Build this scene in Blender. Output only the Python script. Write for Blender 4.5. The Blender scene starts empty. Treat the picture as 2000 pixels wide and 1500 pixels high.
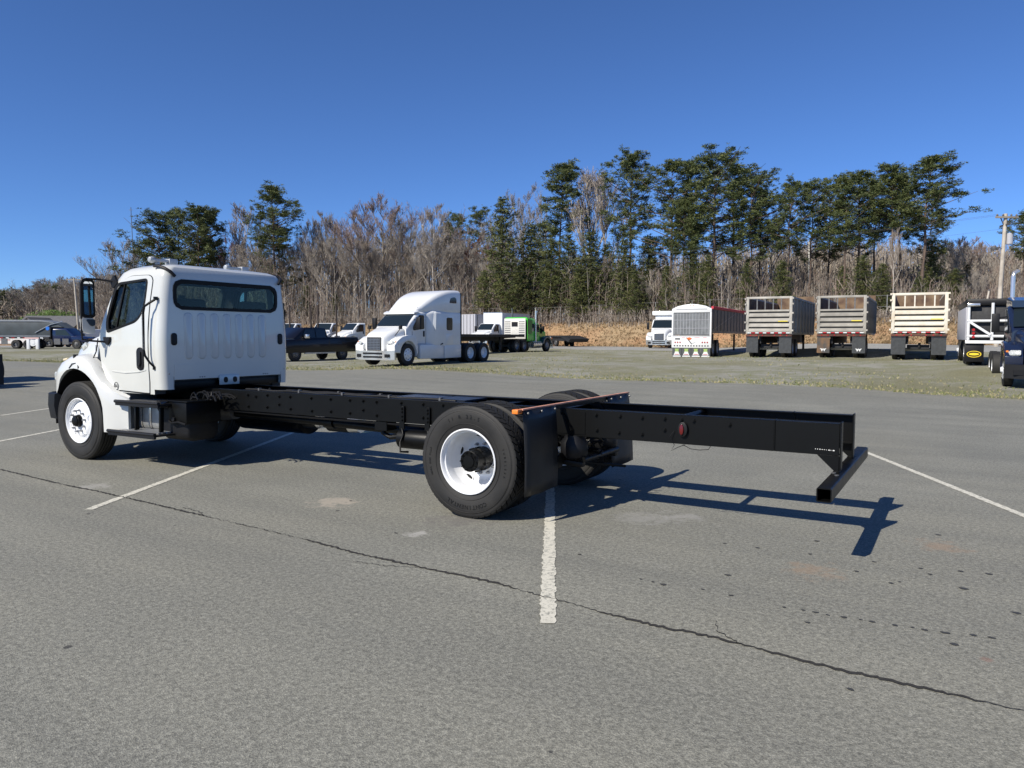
import bpy, bmesh, math, random
from mathutils import Vector, Matrix
from mathutils.bvhtree import BVHTree
R = math.radians
scene = bpy.context.scene
COL = scene.collection
random.seed(7)

# ------------------------------------------------------------------ camera
CAM = (10.18, -6.911, 1.667)
cam_data = bpy.data.cameras.new('camera'); cam = bpy.data.objects.new('camera', cam_data); COL.objects.link(cam)
cam_data.sensor_width = 36.0; cam_data.lens = 1481.27/2000*36
cam_data.clip_start = 0.05; cam_data.clip_end = 3000
yaw, pitch, roll = R(30.6357), R(-3.5643), R(0.1548)
fw = Vector((-math.sin(yaw)*math.cos(pitch), math.cos(yaw)*math.cos(pitch), math.sin(pitch)))
rt0 = Vector((math.cos(yaw), math.sin(yaw), 0)); up0 = rt0.cross(fw)
rt = math.cos(roll)*rt0 + math.sin(roll)*up0; up = -math.sin(roll)*rt0 + math.cos(roll)*up0
M = Matrix((rt, up, -fw)).transposed().to_4x4(); M.translation = Vector(CAM); cam.matrix_world = M
scene.camera = cam

# ------------------------------------------------------------------ sky and sun
SUN_EL, SHADOW_AZ = R(40.4), R(72.7)
world = bpy.data.worlds.new('World'); scene.world = world; world.use_nodes = True
wn = world.node_tree.nodes; wl = world.node_tree.links
bg = wn['Background']; sky = wn.new('ShaderNodeTexSky'); sky.sky_type = 'NISHITA'; sky.sun_disc = False
sky.sun_elevation = SUN_EL
sx, sy = -math.cos(SHADOW_AZ), -math.sin(SHADOW_AZ)
sky.sun_rotation = math.atan2(sx, sy) % (2*math.pi)
sky.altitude = 3000; sky.air_density = 1.0; sky.dust_density = 0.0; sky.ozone_density = 8.0
tint = wn.new('ShaderNodeMix'); tint.data_type = 'RGBA'; tint.blend_type = 'MULTIPLY'; tint.inputs[0].default_value = 1; tint.inputs[7].default_value = (1.04,1.20,1.42,1)
wl.new(sky.outputs[0], tint.inputs[6]); wl.new(tint.outputs[2], bg.inputs[0]); bg.inputs[1].default_value = 0.078
sd = bpy.data.lights.new('sun', 'SUN'); sun = bpy.data.objects.new('sun', sd); COL.objects.link(sun)
sd.energy = 5.0; sd.angle = R(0.53); sd.color = (1.0, 0.935, 0.82)
d = Vector((math.cos(SHADOW_AZ)*math.cos(SUN_EL), math.sin(SHADOW_AZ)*math.cos(SUN_EL), -math.sin(SUN_EL)))
sun.rotation_euler = d.to_track_quat('-Z', 'Y').to_euler()
vs = scene.view_settings; vs.view_transform = 'Standard'; vs.look = 'None'; vs.gamma = 1; vs.exposure = 0.3
vs.use_curve_mapping = False
scene.render.engine = 'CYCLES'

# ------------------------------------------------------------------ helpers
def tag(o, label=None, cat=None, group=None, kind=None):
    if label: o['label'] = label
    if cat: o['category'] = cat
    if group: o['group'] = group
    if kind: o['kind'] = kind
    return o
def empty(name, loc=(0,0,0), rz=0, label=None, cat=None, group=None):
    o = bpy.data.objects.new(name, None); COL.objects.link(o); o.location = loc; o.rotation_euler = (0,0,rz)
    o.empty_display_size = .2
    return tag(o, label, cat, group)
def link(name, mesh, parent=None, loc=(0,0,0), rot=(0,0,0), scale=(1,1,1)):
    o = bpy.data.objects.new(name, mesh); COL.objects.link(o); o.parent = parent
    o.location = loc; o.rotation_euler = rot; o.scale = scale
    return o
def copy_tree(o, parent=None):
    c = o.copy(); COL.objects.link(c); c.parent = parent
    for ch in list(o.children): copy_tree(ch, c)
    return c
def lerp(a, b, t): return a + (b-a)*t
def sstep(x): x = max(0., min(1., x)); return x*x*(3-2*x)
def interp(xs, ys, x):
    if x <= xs[0]: return ys[0]
    for i in range(len(xs)-1):
        if x <= xs[i+1]:
            return lerp(ys[i], ys[i+1], (x-xs[i])/(xs[i+1]-xs[i]))
    return ys[-1]

class MB:
    def __init__(s): s.v = []; s.f = []; s.m = []
    def add(s, v, f, m=0):
        n = len(s.v); s.v += [tuple(p) for p in v]; s.f += [tuple(i+n for i in q) for q in f]; s.m += [m]*len(f); return s
    def box(s, x0, x1, y0, y1, z0, z1, m=0):
        return s.add([(x0,y0,z0),(x1,y0,z0),(x1,y1,z0),(x0,y1,z0),(x0,y0,z1),(x1,y0,z1),(x1,y1,z1),(x0,y1,z1)],
            [(0,3,2,1),(4,5,6,7),(0,1,5,4),(1,2,6,5),(2,3,7,6),(3,0,4,7)], m)
    def obox(s, c, ax, ay, az, m=0):      # oriented box: centre, half axes
        c, ax, ay, az = map(Vector, (c, ax, ay, az)); v = []
        for k in (-1,1):
            for i, j in ((-1,-1),(1,-1),(1,1),(-1,1)): v.append(c+ax*i+ay*j+az*k)
        return s.add(v, [(0,3,2,1),(4,5,6,7),(0,1,5,4),(1,2,6,5),(2,3,7,6),(3,0,4,7)], m)
    def bar(s, a, b, w, h=None, m=0, upv=(0,0,1)):
        a, b = Vector(a), Vector(b); h = h or w; d = b-a
        if d.length < 1e-6: return s
        u = Vector(upv)
        if abs(d.normalized().dot(u)) > .98: u = Vector((1,0,0))
        x = d.cross(u).normalized(); z = x.cross(d).normalized()
        return s.obox((a+b)/2, d/2, x*w/2, z*h/2, m)
    def prism(s, pts, vec, m=0):
        pts = [Vector(p) for p in pts]; v = Vector(vec); n = len(pts)
        return s.add(pts+[p+v for p in pts], [tuple(reversed(range(n))), tuple(range(n,2*n))]+[(i,(i+1)%n,n+(i+1)%n,n+i) for i in range(n)], m)
    def loft(s, secs, caps=True, closed=True, m=0):
        n = len(secs[0]); k = len(secs); v = [p for sec in secs for p in sec]; f = []
        for i in range(k-1):
            for j in range(n if closed else n-1):
                a, b = i*n+j, i*n+(j+1)%n; f.append((a, b, b+n, a+n))
        if caps: f.append(tuple(reversed(range(n)))); f.append(tuple(range((k-1)*n, k*n)))
        return s.add(v, f, m)
    def tube(s, path, r, n=8, caps=True, m=0, closed=False):
        path = [Vector(p) for p in path]; K = len(path); rr = r if isinstance(r, (list, tuple)) else [r]*K
        secs = []; u = None
        for i in range(K):
            if closed: t = path[(i+1)%K]-path[i-1]
            else: t = path[min(i+1,K-1)]-path[max(i-1,0)]
            t.normalize()
            if u is None:
                u = Vector((0,0,1)) if abs(t.z) < .9 else Vector((1,0,0))
            u = (u-t*u.dot(t))
            if u.length < 1e-5: u = Vector((0,1,0))-t*t.y
            u.normalize(); w = t.cross(u)
            secs.append([path[i]+(u*math.cos(a)+w*math.sin(a))*rr[i] for a in [2*math.pi*j/n for j in range(n)]])
        if closed: secs.append(secs[0]); caps = False
        return s.loft(secs, caps=caps, m=m)
    def lathe(s, prof, n=32, axis='y', c=(0,0,0), caps=False, m=0):   # prof: (along axis, radius)
        secs = []
        for a, r in prof:
            sec = []
            for j in range(n):
                th = 2*math.pi*j/n; p, q = r*math.cos(th), r*math.sin(th)
                if axis == 'y': sec.append((c[0]+p, c[1]+a, c[2]+q))
                elif axis == 'x': sec.append((c[0]+a, c[1]+p, c[2]+q))
                else: sec.append((c[0]+p, c[1]+q, c[2]+a))
            secs.append(sec)
        return s.loft(secs, caps=caps, m=m)
    def mesh(s, name, mats, smooth=None, bev=0, seg=2, wn_=True):
        me = bpy.data.meshes.new(name); me.from_pydata(s.v, [], s.f)
        for q in (mats if isinstance(mats, (list, tuple)) else [mats]): me.materials.append(q)
        if len(me.materials) > 1: me.polygons.foreach_set('material_index', s.m)
        bm = bmesh.new(); bm.from_mesh(me)
        if bev:
            bmesh.ops.recalc_face_normals(bm, faces=bm.faces)
            ed = [e for e in bm.edges if len(e.link_faces) == 2 and e.calc_face_angle(0) > R(28)]
            bmesh.ops.bevel(bm, geom=ed, offset=bev, segments=seg, affect='EDGES', clamp_overlap=True, profile=.5)
            if smooth is None: smooth = 40
        bmesh.ops.recalc_face_normals(bm, faces=bm.faces)
        bm.to_mesh(me); bm.free()
        if smooth is not None:
            me.polygons.foreach_set('use_smooth', [True]*len(me.polygons)); me.set_sharp_from_angle(angle=R(smooth))
        me.update(); return me
    def build(s, name, mats, parent=None, smooth=None, bev=0, seg=2, loc=(0,0,0), rot=(0,0,0)):
        return link(name, s.mesh(name, mats, smooth, bev, seg), parent, loc, rot)
def fast_mesh(name, verts, faces, mats, midx=None):
    me = bpy.data.meshes.new(name); me.from_pydata(verts, [], faces)
    for q in mats: me.materials.append(q)
    if midx: me.polygons.foreach_set('material_index', midx)
    me.update(); return me
def rrect(w, h, r, n=4, cx=0, cy=0):      # rounded rectangle outline in 2D, r may be 4 values (tr, tl, bl, br)
    rs = r if isinstance(r, (list,tuple)) else [r]*4; out = []
    for k, (sx_, sy_) in enumerate(((1,1),(-1,1),(-1,-1),(1,-1))):
        q = rs[k]; ox, oy = cx+sx_*(w/2-q), cy+sy_*(h/2-q)
        for i in range(n+1):
            a = math.pi/2*(k+i/n); out.append((ox+q*math.cos(a), oy+q*math.sin(a)))
    return out
def round_poly(pts, r, n=4):
    out = []; N = len(pts)
    for i in range(N):
        rr = r[i] if isinstance(r, (list,tuple)) else r
        p = Vector(pts[i]); a = (Vector(pts[i-1])-p); b = (Vector(pts[(i+1)%N])-p)
        la, lb = a.length, b.length; k = min(rr, la*.48, lb*.48); A = p+a.normalized()*k; B = p+b.normalized()*k
        for j in range(n+1):
            t = j/n; out.append(tuple((1-t)**2*A+2*t*(1-t)*p+t*t*B))
    return out
def resample(poly, N, c):                 # polar resample of a star-shaped outline about c
    out = []; c = Vector(c); P = [Vector(p)-c for p in poly]
    for k in range(N):
        a = 2*math.pi*k/N; d_ = Vector((math.cos(a), math.sin(a))); best = 0
        for i in range(len(P)):
            p, q = P[i], P[(i+1)%len(P)]; e = q-p; den = d_.x*e.y-d_.y*e.x
            if abs(den) < 1e-12: continue
            t = (p.x*e.y-p.y*e.x)/den; u_ = (p.x*d_.y-p.y*d_.x)/den
            if t > 0 and -1e-9 <= u_ <= 1+1e-9: best = max(best, t)
        out.append(tuple(c+d_*best))
    return out
def ring(mb, outer, inner, mp, d0, d1, K=1, m=0):   # frame between two outlines with equal counts, mapped to 3D
    n = len(outer); secs = []
    for k in range(K+1): secs.append([mp(lerp(outer[i][0],inner[i][0],k/K), lerp(outer[i][1],inner[i][1],k/K), d1) for i in range(n)])
    for k in range(K, -1, -1): secs.append([mp(lerp(outer[i][0],inner[i][0],k/K), lerp(outer[i][1],inner[i][1],k/K), d0) for i in range(n)])
    secs.append(secs[0]); return mb.loft(secs, caps=False, m=m)
def plate(mb, outline, mp, d0, d1, m=0):
    A = [mp(u, v, d0) for u, v in outline]; B = [mp(u, v, d1) for u, v in outline]; return mb.loft([A, B], m=m)
def boolean(obj, cutter_mb, op='DIFFERENCE'):
    me = cutter_mb.mesh('cut', []); c = bpy.data.objects.new('cut', me); COL.objects.link(c)
    md = obj.modifiers.new('b', 'BOOLEAN'); md.operation = op; md.object = c; md.solver = 'EXACT'
    try: md.use_self = False
    except Exception: pass
    dg = bpy.context.evaluated_depsgraph_get(); dg.update()
    new = bpy.data.meshes.new_from_object(obj.evaluated_get(dg)); obj.modifiers.clear()
    old = obj.data; obj.data = new; new.name = obj.name
    bpy.data.objects.remove(c); bpy.data.meshes.remove(me); bpy.data.meshes.remove(old)
def shade(obj, ang=35):
    me = obj.data; me.polygons.foreach_set('use_smooth', [True]*len(me.polygons)); me.set_sharp_from_angle(angle=R(ang)); me.update()

# ------------------------------------------------------------------ materials
def mat(name, col, rough=.5, metal=0, noise=0, nscale=8, bump=0, bscale=60, coat=0, spec=.5, col2=None, ramp=(.35,.65), emit=None, tex='obj'):
    m = bpy.data.materials.new(name); m.use_nodes = True; nt = m.node_tree; N, L = nt.nodes, nt.links; b = N['Principled BSDF']
    b.inputs['Base Color'].default_value = (*col, 1); b.inputs['Roughness'].default_value = rough; b.inputs['Metallic'].default_value = metal
    b.inputs['Specular IOR Level'].default_value = spec
    if coat: b.inputs['Coat Weight'].default_value = coat; b.inputs['Coat Roughness'].default_value = .05
    tc = N.new('ShaderNodeTexCoord'); src = tc.outputs['Object']
    if tex == 'geo': src = N.new('ShaderNodeNewGeometry').outputs['Position']
    if noise or col2:
        nz = N.new('ShaderNodeTexNoise'); nz.inputs['Scale'].default_value = nscale; nz.inputs['Detail'].default_value = 6; L.new(src, nz.inputs[0])
        cr = N.new('ShaderNodeValToRGB'); e = cr.color_ramp.elements; e[0].position, e[1].position = ramp
        c2 = col2 or tuple(max(0, x*(1-noise)) for x in col)
        e[0].color = (*col, 1); e[1].color = (*c2, 1)
        L.new(nz.outputs[0], cr.inputs[0]); L.new(cr.outputs[0], b.inputs['Base Color'])
        mr = N.new('ShaderNodeMapRange'); mr.inputs['To Min'].default_value = max(0, rough-.06); mr.inputs['To Max'].default_value = min(1, rough+.1)
        L.new(nz.outputs[0], mr.inputs[0]); L.new(mr.outputs[0], b.inputs['Roughness'])
    if bump:
        n2 = N.new('ShaderNodeTexNoise'); n2.inputs['Scale'].default_value = bscale; n2.inputs['Detail'].default_value = 4; L.new(src, n2.inputs[0])
        bp = N.new('ShaderNodeBump'); bp.inputs['Strength'].default_value = bump; bp.inputs['Distance'].default_value = .01
        L.new(n2.outputs[0], bp.inputs['Height']); L.new(bp.outputs[0], b.inputs['Normal'])
    if emit: b.inputs['Emission Color'].default_value = (*emit, 1); b.inputs['Emission Strength'].default_value = 1
    return m
def glass(name, tint=(.35,.42,.40), dark=.0, rough=.02):
    m = bpy.data.materials.new(name); m.use_nodes = True; nt = m.node_tree; N, L = nt.nodes, nt.links; N.remove(N['Principled BSDF'])
    out = N['Material Output']; tr = N.new('ShaderNodeBsdfTransparent'); tr.inputs[0].default_value = (*tint, 1)
    gl = N.new('ShaderNodeBsdfGlossy'); gl.inputs['Roughness'].default_value = rough; gl.inputs['Color'].default_value = (.9,.95,1,1)
    lw = N.new('ShaderNodeLayerWeight'); pw = N.new('ShaderNodeMath'); pw.operation = 'POWER'; L.new(lw.outputs['Facing'], pw.inputs[0]); pw.inputs[1].default_value = 4
    fr = N.new('ShaderNodeMath'); fr.operation = 'MULTIPLY_ADD'; L.new(pw.outputs[0], fr.inputs[0]); fr.inputs[1].default_value = .8; fr.inputs[2].default_value = .018; mx = N.new('ShaderNodeMixShader')
    L.new(fr.outputs[0], mx.inputs[0]); L.new(tr.outputs[0], mx.inputs[1]); L.new(gl.outputs[0], mx.inputs[2]); L.new(mx.outputs[0], out.inputs[0])
    return m
WHITE = mat('white_paint', (.61,.615,.59), .28, coat=.6, noise=.05, nscale=3)
WHITE_CAB = mat('white_cab_paint', (.60,.61,.58), .22, coat=.7, noise=.09, nscale=1.3)
BLACKP = mat('black_frame_paint', (.0035,.0037,.0037), .38, noise=.4, nscale=9, bump=.04, bscale=90, spec=.22)
BLACKPL = mat('black_plastic', (.007,.007,.008), .5, bump=.15, bscale=300, spec=.3)
RUBBER = mat('tyre_rubber', (.0095,.0092,.0088), .66, col2=(.018,.017,.0155), nscale=5, bump=.2, bscale=120)
TREAD = mat('tread_rubber', (.006,.006,.006), .8, noise=.3, nscale=14)
LETTER = mat('tyre_lettering', (.0018,.0018,.0018), .4)
RIMW = mat('white_rim_enamel', (.82,.83,.84), .3, coat=.4, noise=.07, nscale=7)
CHROME = mat('chrome', (.74,.71,.66), .20, .78)
ALU = mat('aluminium', (.55,.56,.57), .38, 1, noise=.25, nscale=6)
STEEL = mat('grey_steel', (.18,.18,.18), .5, .6, noise=.3)
DGLASS = mat('dark_window_glass', (.012,.018,.022), .06, spec=.5)
CGLASS = glass('tinted_cab_glass', (.60,.70,.68))
GASKET = mat('window_gasket', (.004,.004,.004), .55, spec=.25)
INTER = mat('cab_interior', (.055,.057,.06), .8, noise=.2)
SEATM = mat('seat_fabric', (.02,.021,.024), .9, bump=.2)
REDL = mat('red_lens', (.35,.01,.01), .2, coat=.5)
AMBER = mat('amber_lens', (.75,.16,.02), .25, coat=.5)
CLEARL = mat('clear_lens', (.6,.62,.6), .12, coat=.8, noise=.5, nscale=25)
PINKT = mat('faded_orange_tape', (.62,.30,.20), .6, noise=.3, nscale=12)
ORANGE = mat('orange_lens', (.80,.22,.03), .35)
MIRR = mat('mirror_glass', (.75,.78,.8), .03, 1)
def C0(t, s):
    return (10.18+.8604*t-.5096*s, -6.911+.5097*t+.8604*s)
def TSof(x, y):
    dx, dy = x-10.18, y+6.911
    return (.8604*dx+.5097*dy, -.5096*dx+.8604*dy)
# ================================================================== main truck: x runs to the rear from the front axle, near side is -y
truck = empty('chassis_cab_truck', (0,0,0), 0, 'white cab truck with a long bare black chassis frame and no body', 'truck')
WB, L_END, RT, RB_, RY = 6.33, 9.37, .984, .727, .437

# ---------- cab shell
def wz(z): return interp([.9,1.25,1.55,1.75,2.1,2.4,2.49,2.545,2.58], [1.02,1.035,1.035,1.03,1.00,.962,.945,.90,.80], z)
def cab_sec(z, inset=0):
    zs = [.93,1.25,1.60,1.72,2.10,2.40,2.48,2.53,2.565,2.585]
    xf = interp(zs, [.32,.28,.20,.20,.37,.53,.61,.70,.86,1.05], z)+inset
    xb = interp(zs, [1.655,1.66,1.66,1.66,1.655,1.65,1.64,1.615,1.55,1.44], z)-inset
    w = interp(zs, [1.02,1.035,1.035,1.03,1.00,.962,.945,.905,.82,.70], z)-inset
    rf, rb = .22, .11
    n = 5; out = []
    for (cx, cy, r, a0) in ((xb-rb, w-rb, rb, 0), (xf+rf, w-rf, rf, 90), (xf+rf, -w+rf, rf, 180), (xb-rb, -w+rb, rb, 270)):
        for i in range(n+1):
            a = R(a0+90*i/n); out.append((cx+r*math.cos(a), cy+r*math.sin(a), z))
    # slight crown of the windshield
    return [(x-(.07*(1-(y/w)**2) if x < xf+.02 else 0), y, zz) for x, y, zz in out]
zl = [.93,1.10,1.25,1.42,1.60,1.72,1.85,1.98,2.10,2.25,2.40,2.48,2.53,2.565,2.585]
cb = MB().loft([cab_sec(z) for z in zl])
cab = cb.build('cab', WHITE_CAB, truck)
inner = MB().loft([cab_sec(z, .05) for z in [.99,1.25,1.60,1.72,1.98,2.10,2.25,2.40,2.46,2.51]])
def side_map(sgn):
    return lambda u, v, d_: (u, sgn*(wz(v)+d_), v)
def back_map(u, v, d_): return (1.6575-(.005*(max(0,v-1.6))) + d_, u, v)
side_win = round_poly([(.515,1.695),(.49,1.86),(.655,2.355),(1.335,2.395),(1.315,2.03),(1.18,1.845)], [.05,.16,.11,.07,.22,.15], 6)
side_in = round_poly([(.565,1.735),(.54,1.86),(.695,2.325),(1.305,2.365),(1.285,2.04),(1.165,1.875)], [.04,.15,.10,.06,.22,.14], 6)
back_win = rrect(1.62, .335, .10, 5, -.02, 2.19)
boolean(cab, inner)
cut = MB()
for sg in (-1, 1): cut.prism([(u, sg*.75, v) for u, v in side_win], (0, sg*.5, 0))
boolean(cab, cut)
boolean(cab, MB().prism([(1.4, u, v) for u, v in back_win], (.5, 0, 0)))
ws = round_poly([(-.86,1.80),(.86,1.80),(.78,2.38),(-.78,2.38)], .1, 4)
boolean(cab, MB().prism([(-.2, u, v) for u, v in ws], (.95, 0, 0)))
boolean(cab, MB().box(1.2,1.9,-.87,.87,.8,1.112))
boolean(cab, MB().box(1.475,1.9,-1.2,1.2,.8,.992))
cab.data.materials.clear(); cab.data.materials.append(WHITE_CAB); cab.data.materials.append(INTER); shade(cab, 32)
for p_ in cab.data.polygons:
    c_ = p_.center; w_ = wz(c_.z); lo = interp([.9,1.7,2.1,2.4,2.5],[.20,.14,.31,.50,.6], c_.z)
    inside = abs(c_.y) < w_-.035 and c_.x < 1.625 and c_.x > lo+.05 and c_.z < 2.535 and c_.z > .96
    if inside and (c_.z < 2.47 or p_.normal.z < -.2): p_.material_index = 1
# dark lining inside the shell
lin = MB().loft([cab_sec(z, .052) for z in [1.0,1.25,1.60,1.70]], caps=False); lin.box(.3,1.6,-.96,.96,1.12,1.14)
lin.build('cab_lining', INTER, cab)
mb = MB(); mb.loft([[(x,y,z) for (x,y,_) in cab_sec(z, .056)] for z in (2.44, 2.455)]); mb.build('headliner', INTER, cab)
# windshield and seats
mb = MB(); xs = lambda v: interp([1.72,2.1,2.4],[.20,.37,.53], v)
gr = []
for j in range(7):
    v = lerp(1.79,2.39,j/6); hw = lerp(.87,.79,j/6); gr.append([(xs(v)-.05*(1-(k/4-1)**2)+.03+.10*abs(k/4-1)**6, hw*(k/4-1), v) for k in range(9)])
mb.loft(gr, caps=False, closed=False); mb.build('windshield', CGLASS, truck, smooth=60)
for yy in (-.52, .50):
    mb = MB(); mb.box(.95,1.42,yy-.24,yy+.24,1.30,1.46); seat = mb.build('seat', SEATM, truck, bev=.05)
    mb = MB(); mb.prism([(1.36,yy-.24,1.42),(1.50,yy-.24,1.42),(1.56,yy-.20,2.14),(1.46,yy-.20,2.16)], (0,.44,0)); mb.build('seat_back', SEATM, seat, bev=.04)
mb = MB(); mb.prism([(.30,-.93,1.30),(.30,-.93,1.75),(.62,-.93,1.74),(.70,-.93,1.60),(.66,-.93,1.30)], (0,1.86,0)); mb.build('dashboard', INTER, truck, bev=.03)
mb = MB(); ctr = Vector((.86,-.50,1.80)); nrm = Vector((.5,0,.86)).normalized(); uu = Vector((0,1,0)); vv = nrm.cross(uu)
mb.tube([ctr+(uu*math.cos(a)+vv*math.sin(a))*.22 for a in [2*math.pi*k/28 for k in range(28)]], .014, 6, closed=True)
for a in (0, 2.1, 4.2): mb.bar(ctr, ctr+(uu*math.cos(a)+vv*math.sin(a))*.21, .02)
mb.bar(ctr, (.60,-.50,1.45), .05); mb.build('steering_wheel', SEATM, truck, smooth=50)
mb = MB(); mb.box(.62,.66,-.04,.04,2.18,2.24); mb.build('interior_mirror', INTER, truck)

# ---------- rear window, its gasket, latch panel, ribs
bo = resample(rrect(1.675, .385, .12, 6, -.02, 2.19), 96, (-.02,2.19)); bi = resample(rrect(1.585, .29, .085, 6, -.02, 2.185), 96, (-.02,2.19))
rw = ring(MB(), bo, bi, back_map, -.01, .010).build('rear_window_gasket', GASKET, truck, smooth=40)
plate(MB(), bi, back_map, -.006, -.003).build('rear_window_glass', CGLASS, rw)
ribm = MB(); o0 = rrect(.13, .60, .06, 5); o1 = rrect(.10, .57, .045, 5); ribm.loft([[(0,u,v) for u, v in o0], [(.005,u*.97,v*.992) for u, v in o0], [(.010,u*.96,v*.99) for u, v in o1]]); 
ribme = ribm.mesh('stiffening_rib', WHITE_CAB, smooth=50)
for k in range(7): link('stiffening_rib', ribme, truck, (1.6575, -.655+.198*k, 1.665))
mb = MB(); mb.box(1.655,1.664,-.868,.858,1.300,1.306); mb.box(1.655,1.666,-.868,.858,1.114,1.300); mb.build('lower_back_panel', WHITE_CAB, truck)
for yy in (-.876,.866): mb = MB(); mb.box(1.655,1.6585,yy-.003,yy+.003,1.0,1.62); mb.build('panel_seam', STEEL, truck)
for yy in (-.865, .858):
    mb = MB(); mb.prism([(1.652, yy+u, 1.625+v) for u, v in rrect(.082,.155,.035,5)], (.022,0,0)); mb.build('vent', BLACKPL, truck, bev=.005)
vme = MB().lathe([(0,.009),(.006,.007)], 8, 'x', caps=True).mesh('rivet', STEEL, 40)
for k in range(9):
    link('rivet', vme, truck, (1.665, -.50+.035*(k%3)+ .52*(k//3), 1.135))
for yy, zz in ((-.94,1.19),(.93,1.19)): link('rivet', vme, truck, (1.655, yy, zz))
mb = MB()
mb.box(1.66,1.69,-.21,.11,1.015,1.15)
lt = mb.build('cab_latch_bracket', WHITE_CAB, truck, bev=.012)
for yy in (-.12,.03):
    m2 = MB(); m2.prism([(1.685, yy+u, 1.082+v) for u, v in rrect(.062,.075,.028,5)], (.012,0,0)); m2.build('latch_hole', BLACKPL, lt)

# ---------- doors
door_out = round_poly([(.335,1.60),(.40,1.20),(.62,.965),(1.395,.945),(1.385,1.50),(1.39,1.95),(1.425,2.38),(1.35,2.43),(.88,2.435),(.62,2.22),(.43,1.90)], [.05,.12,.06,.03,.05,.1,.05,.05,.15,.15,.1], 4)
cW = (.93,2.03)
for sg in (-1, 1):
    mp = side_map(sg)
    A = resample(door_out, 96, cW); A2 = [(cW[0]+(u-cW[0])*1.020, cW[1]+(v-cW[1])*1.016) for u, v in A]
    Bw = resample(side_win, 96, cW); Bi = resample(side_in, 96, cW)
    ring(MB(), A2, A, mp, -.02, .0015, 1).build('door_seam', GASKET, truck)
    door = ring(MB(), A, Bw, mp, -.01, .008, 14).build('door', WHITE_CAB, truck, smooth=30)
    ring(MB(), Bw, Bi, mp, -.03, .011, 2).build('window_gasket', GASKET, door, smooth=30)
    plate(MB(), Bi, mp, -.012, -.008).build('door_window_glass', CGLASS, door)
    mb = MB(); mb.prism([mp(.700,1.76,-.02), mp(.722,1.765,-.02), mp(.852,2.345,-.02), mp(.83,2.345,-.02)], (0,sg*.025,0)); mb.build('window_divider', GASKET, door)
    # stamped crease low on the door
    mb = MB(); mb.tube([mp(.62,1.205,.004), mp(.9,1.19,.006), mp(1.2,1.21,.006), mp(1.34,1.235,.002)], .012, 6); mb.build('door_crease', WHITE_CAB, door, smooth=60)
    mb = MB(); mb.prism([mp(1.235+u, 1.375+v, .004) for u, v in rrect(.145,.29,.065,6)], (0, sg*.018, 0)); hb = mb.build('door_handle', BLACKPL, door, bev=.008)
    mb = MB(); mb.prism([mp(1.245+u, 1.385+v, .02) for u, v in rrect(.055,.17,.025,6)], (0, sg*.02, 0)); mb.lathe([(0,.02),(.012,.02)], 12, 'y', (1.24, sg*1.075-.006, 1.295), caps=True); mb.build('handle_pull', BLACKPL, hb, bev=.005)
    # round badge: ring with a small mark
    mb = MB(); y0 = sg*(wz(1.01)+.008); mb.lathe([(0,.052),(.006*sg,.050),(.006*sg,.042),(0,.040)], 28, 'y', (.69,y0,1.012)); bd = mb.build('round_badge', STEEL, door, smooth=40)
    mb = MB(); mb.box(.665,.675,min(y0,y0+.005*sg),max(y0,y0+.005*sg),.99,1.035); mb.box(.700,.710,min(y0,y0+.005*sg),max(y0,y0+.005*sg),.99,1.035); mb.bar((.67,y0+.0025*sg,1.033),(.705,y0+.0025*sg,.992),.009,.005); mb.build('badge_mark', STEEL, bd)
    # grab handle
    yo = sg*1.035
    ex = 0 if sg < 0 else .05
    mb = MB(); mb.tube([(1.545,yo,2.115),(1.50,yo+sg*.05,2.07),(1.445,yo+sg*(.075+ex),2.03),(1.425,yo+sg*(.08+ex),1.95),(1.415,yo+sg*(.08+ex),1.50),(1.43,yo+sg*(.075+ex),1.42),(1.475,yo+sg*.05,1.34),(1.505,yo,1.275)], .0145, 8)
    mb.obox((1.548,yo-sg*.01,2.13),(.018,0,0),(0,.02,0),(0,0,.022)); mb.obox((1.508,yo,1.265),(.018,0,0),(0,.016,0),(0,0,.022))
    gh = mb.build('grab_handle', BLACKP, truck, smooth=40)
    m3 = MB()
    for k in range(26): m3.lathe([(0,.0165),(.009,.0165)], 8, 'z', (1.4165,yo+sg*.08,1.50+k*.018), caps=True)
    m3.build('grip_sleeve', STEEL, gh)

# ---------- hood and fenders
hx   = [-1.00,-.94,-.80,-.60,-.40,-.20,.00,.15,.30,.50,.70,.86,.93]
zt   = [1.08, 1.24, 1.42, 1.54, 1.62, 1.67,1.71,1.73,1.66,1.50,1.30,1.10,1.0]
hw   = [.50,  .62,  .70,  .76,  .80,  .84,.88,.91,.93,.93,.93,.93,.93]     # half width of the hood top
zh   = [1.02, 1.18, 1.34, 1.46, 1.54, 1.595,1.635,1.655,1.60,1.42,1.22,1.04,.96]     # shoulder height
zf   = [.98, 1.06, 1.16, 1.26, 1.345, 1.40,1.42,1.395,1.31,1.09,.96,.90,.88]      # top of the fender
fy   = [.66, .86, 1.00, 1.10, 1.155, 1.18,1.185,1.185,1.18,1.165,1.12,1.06,1.035]     # outer face of the fender
zb   = [.90,.89,.88,.86,.70,.44,.42,.42,.42,.41,.41,.43,.44]
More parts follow.
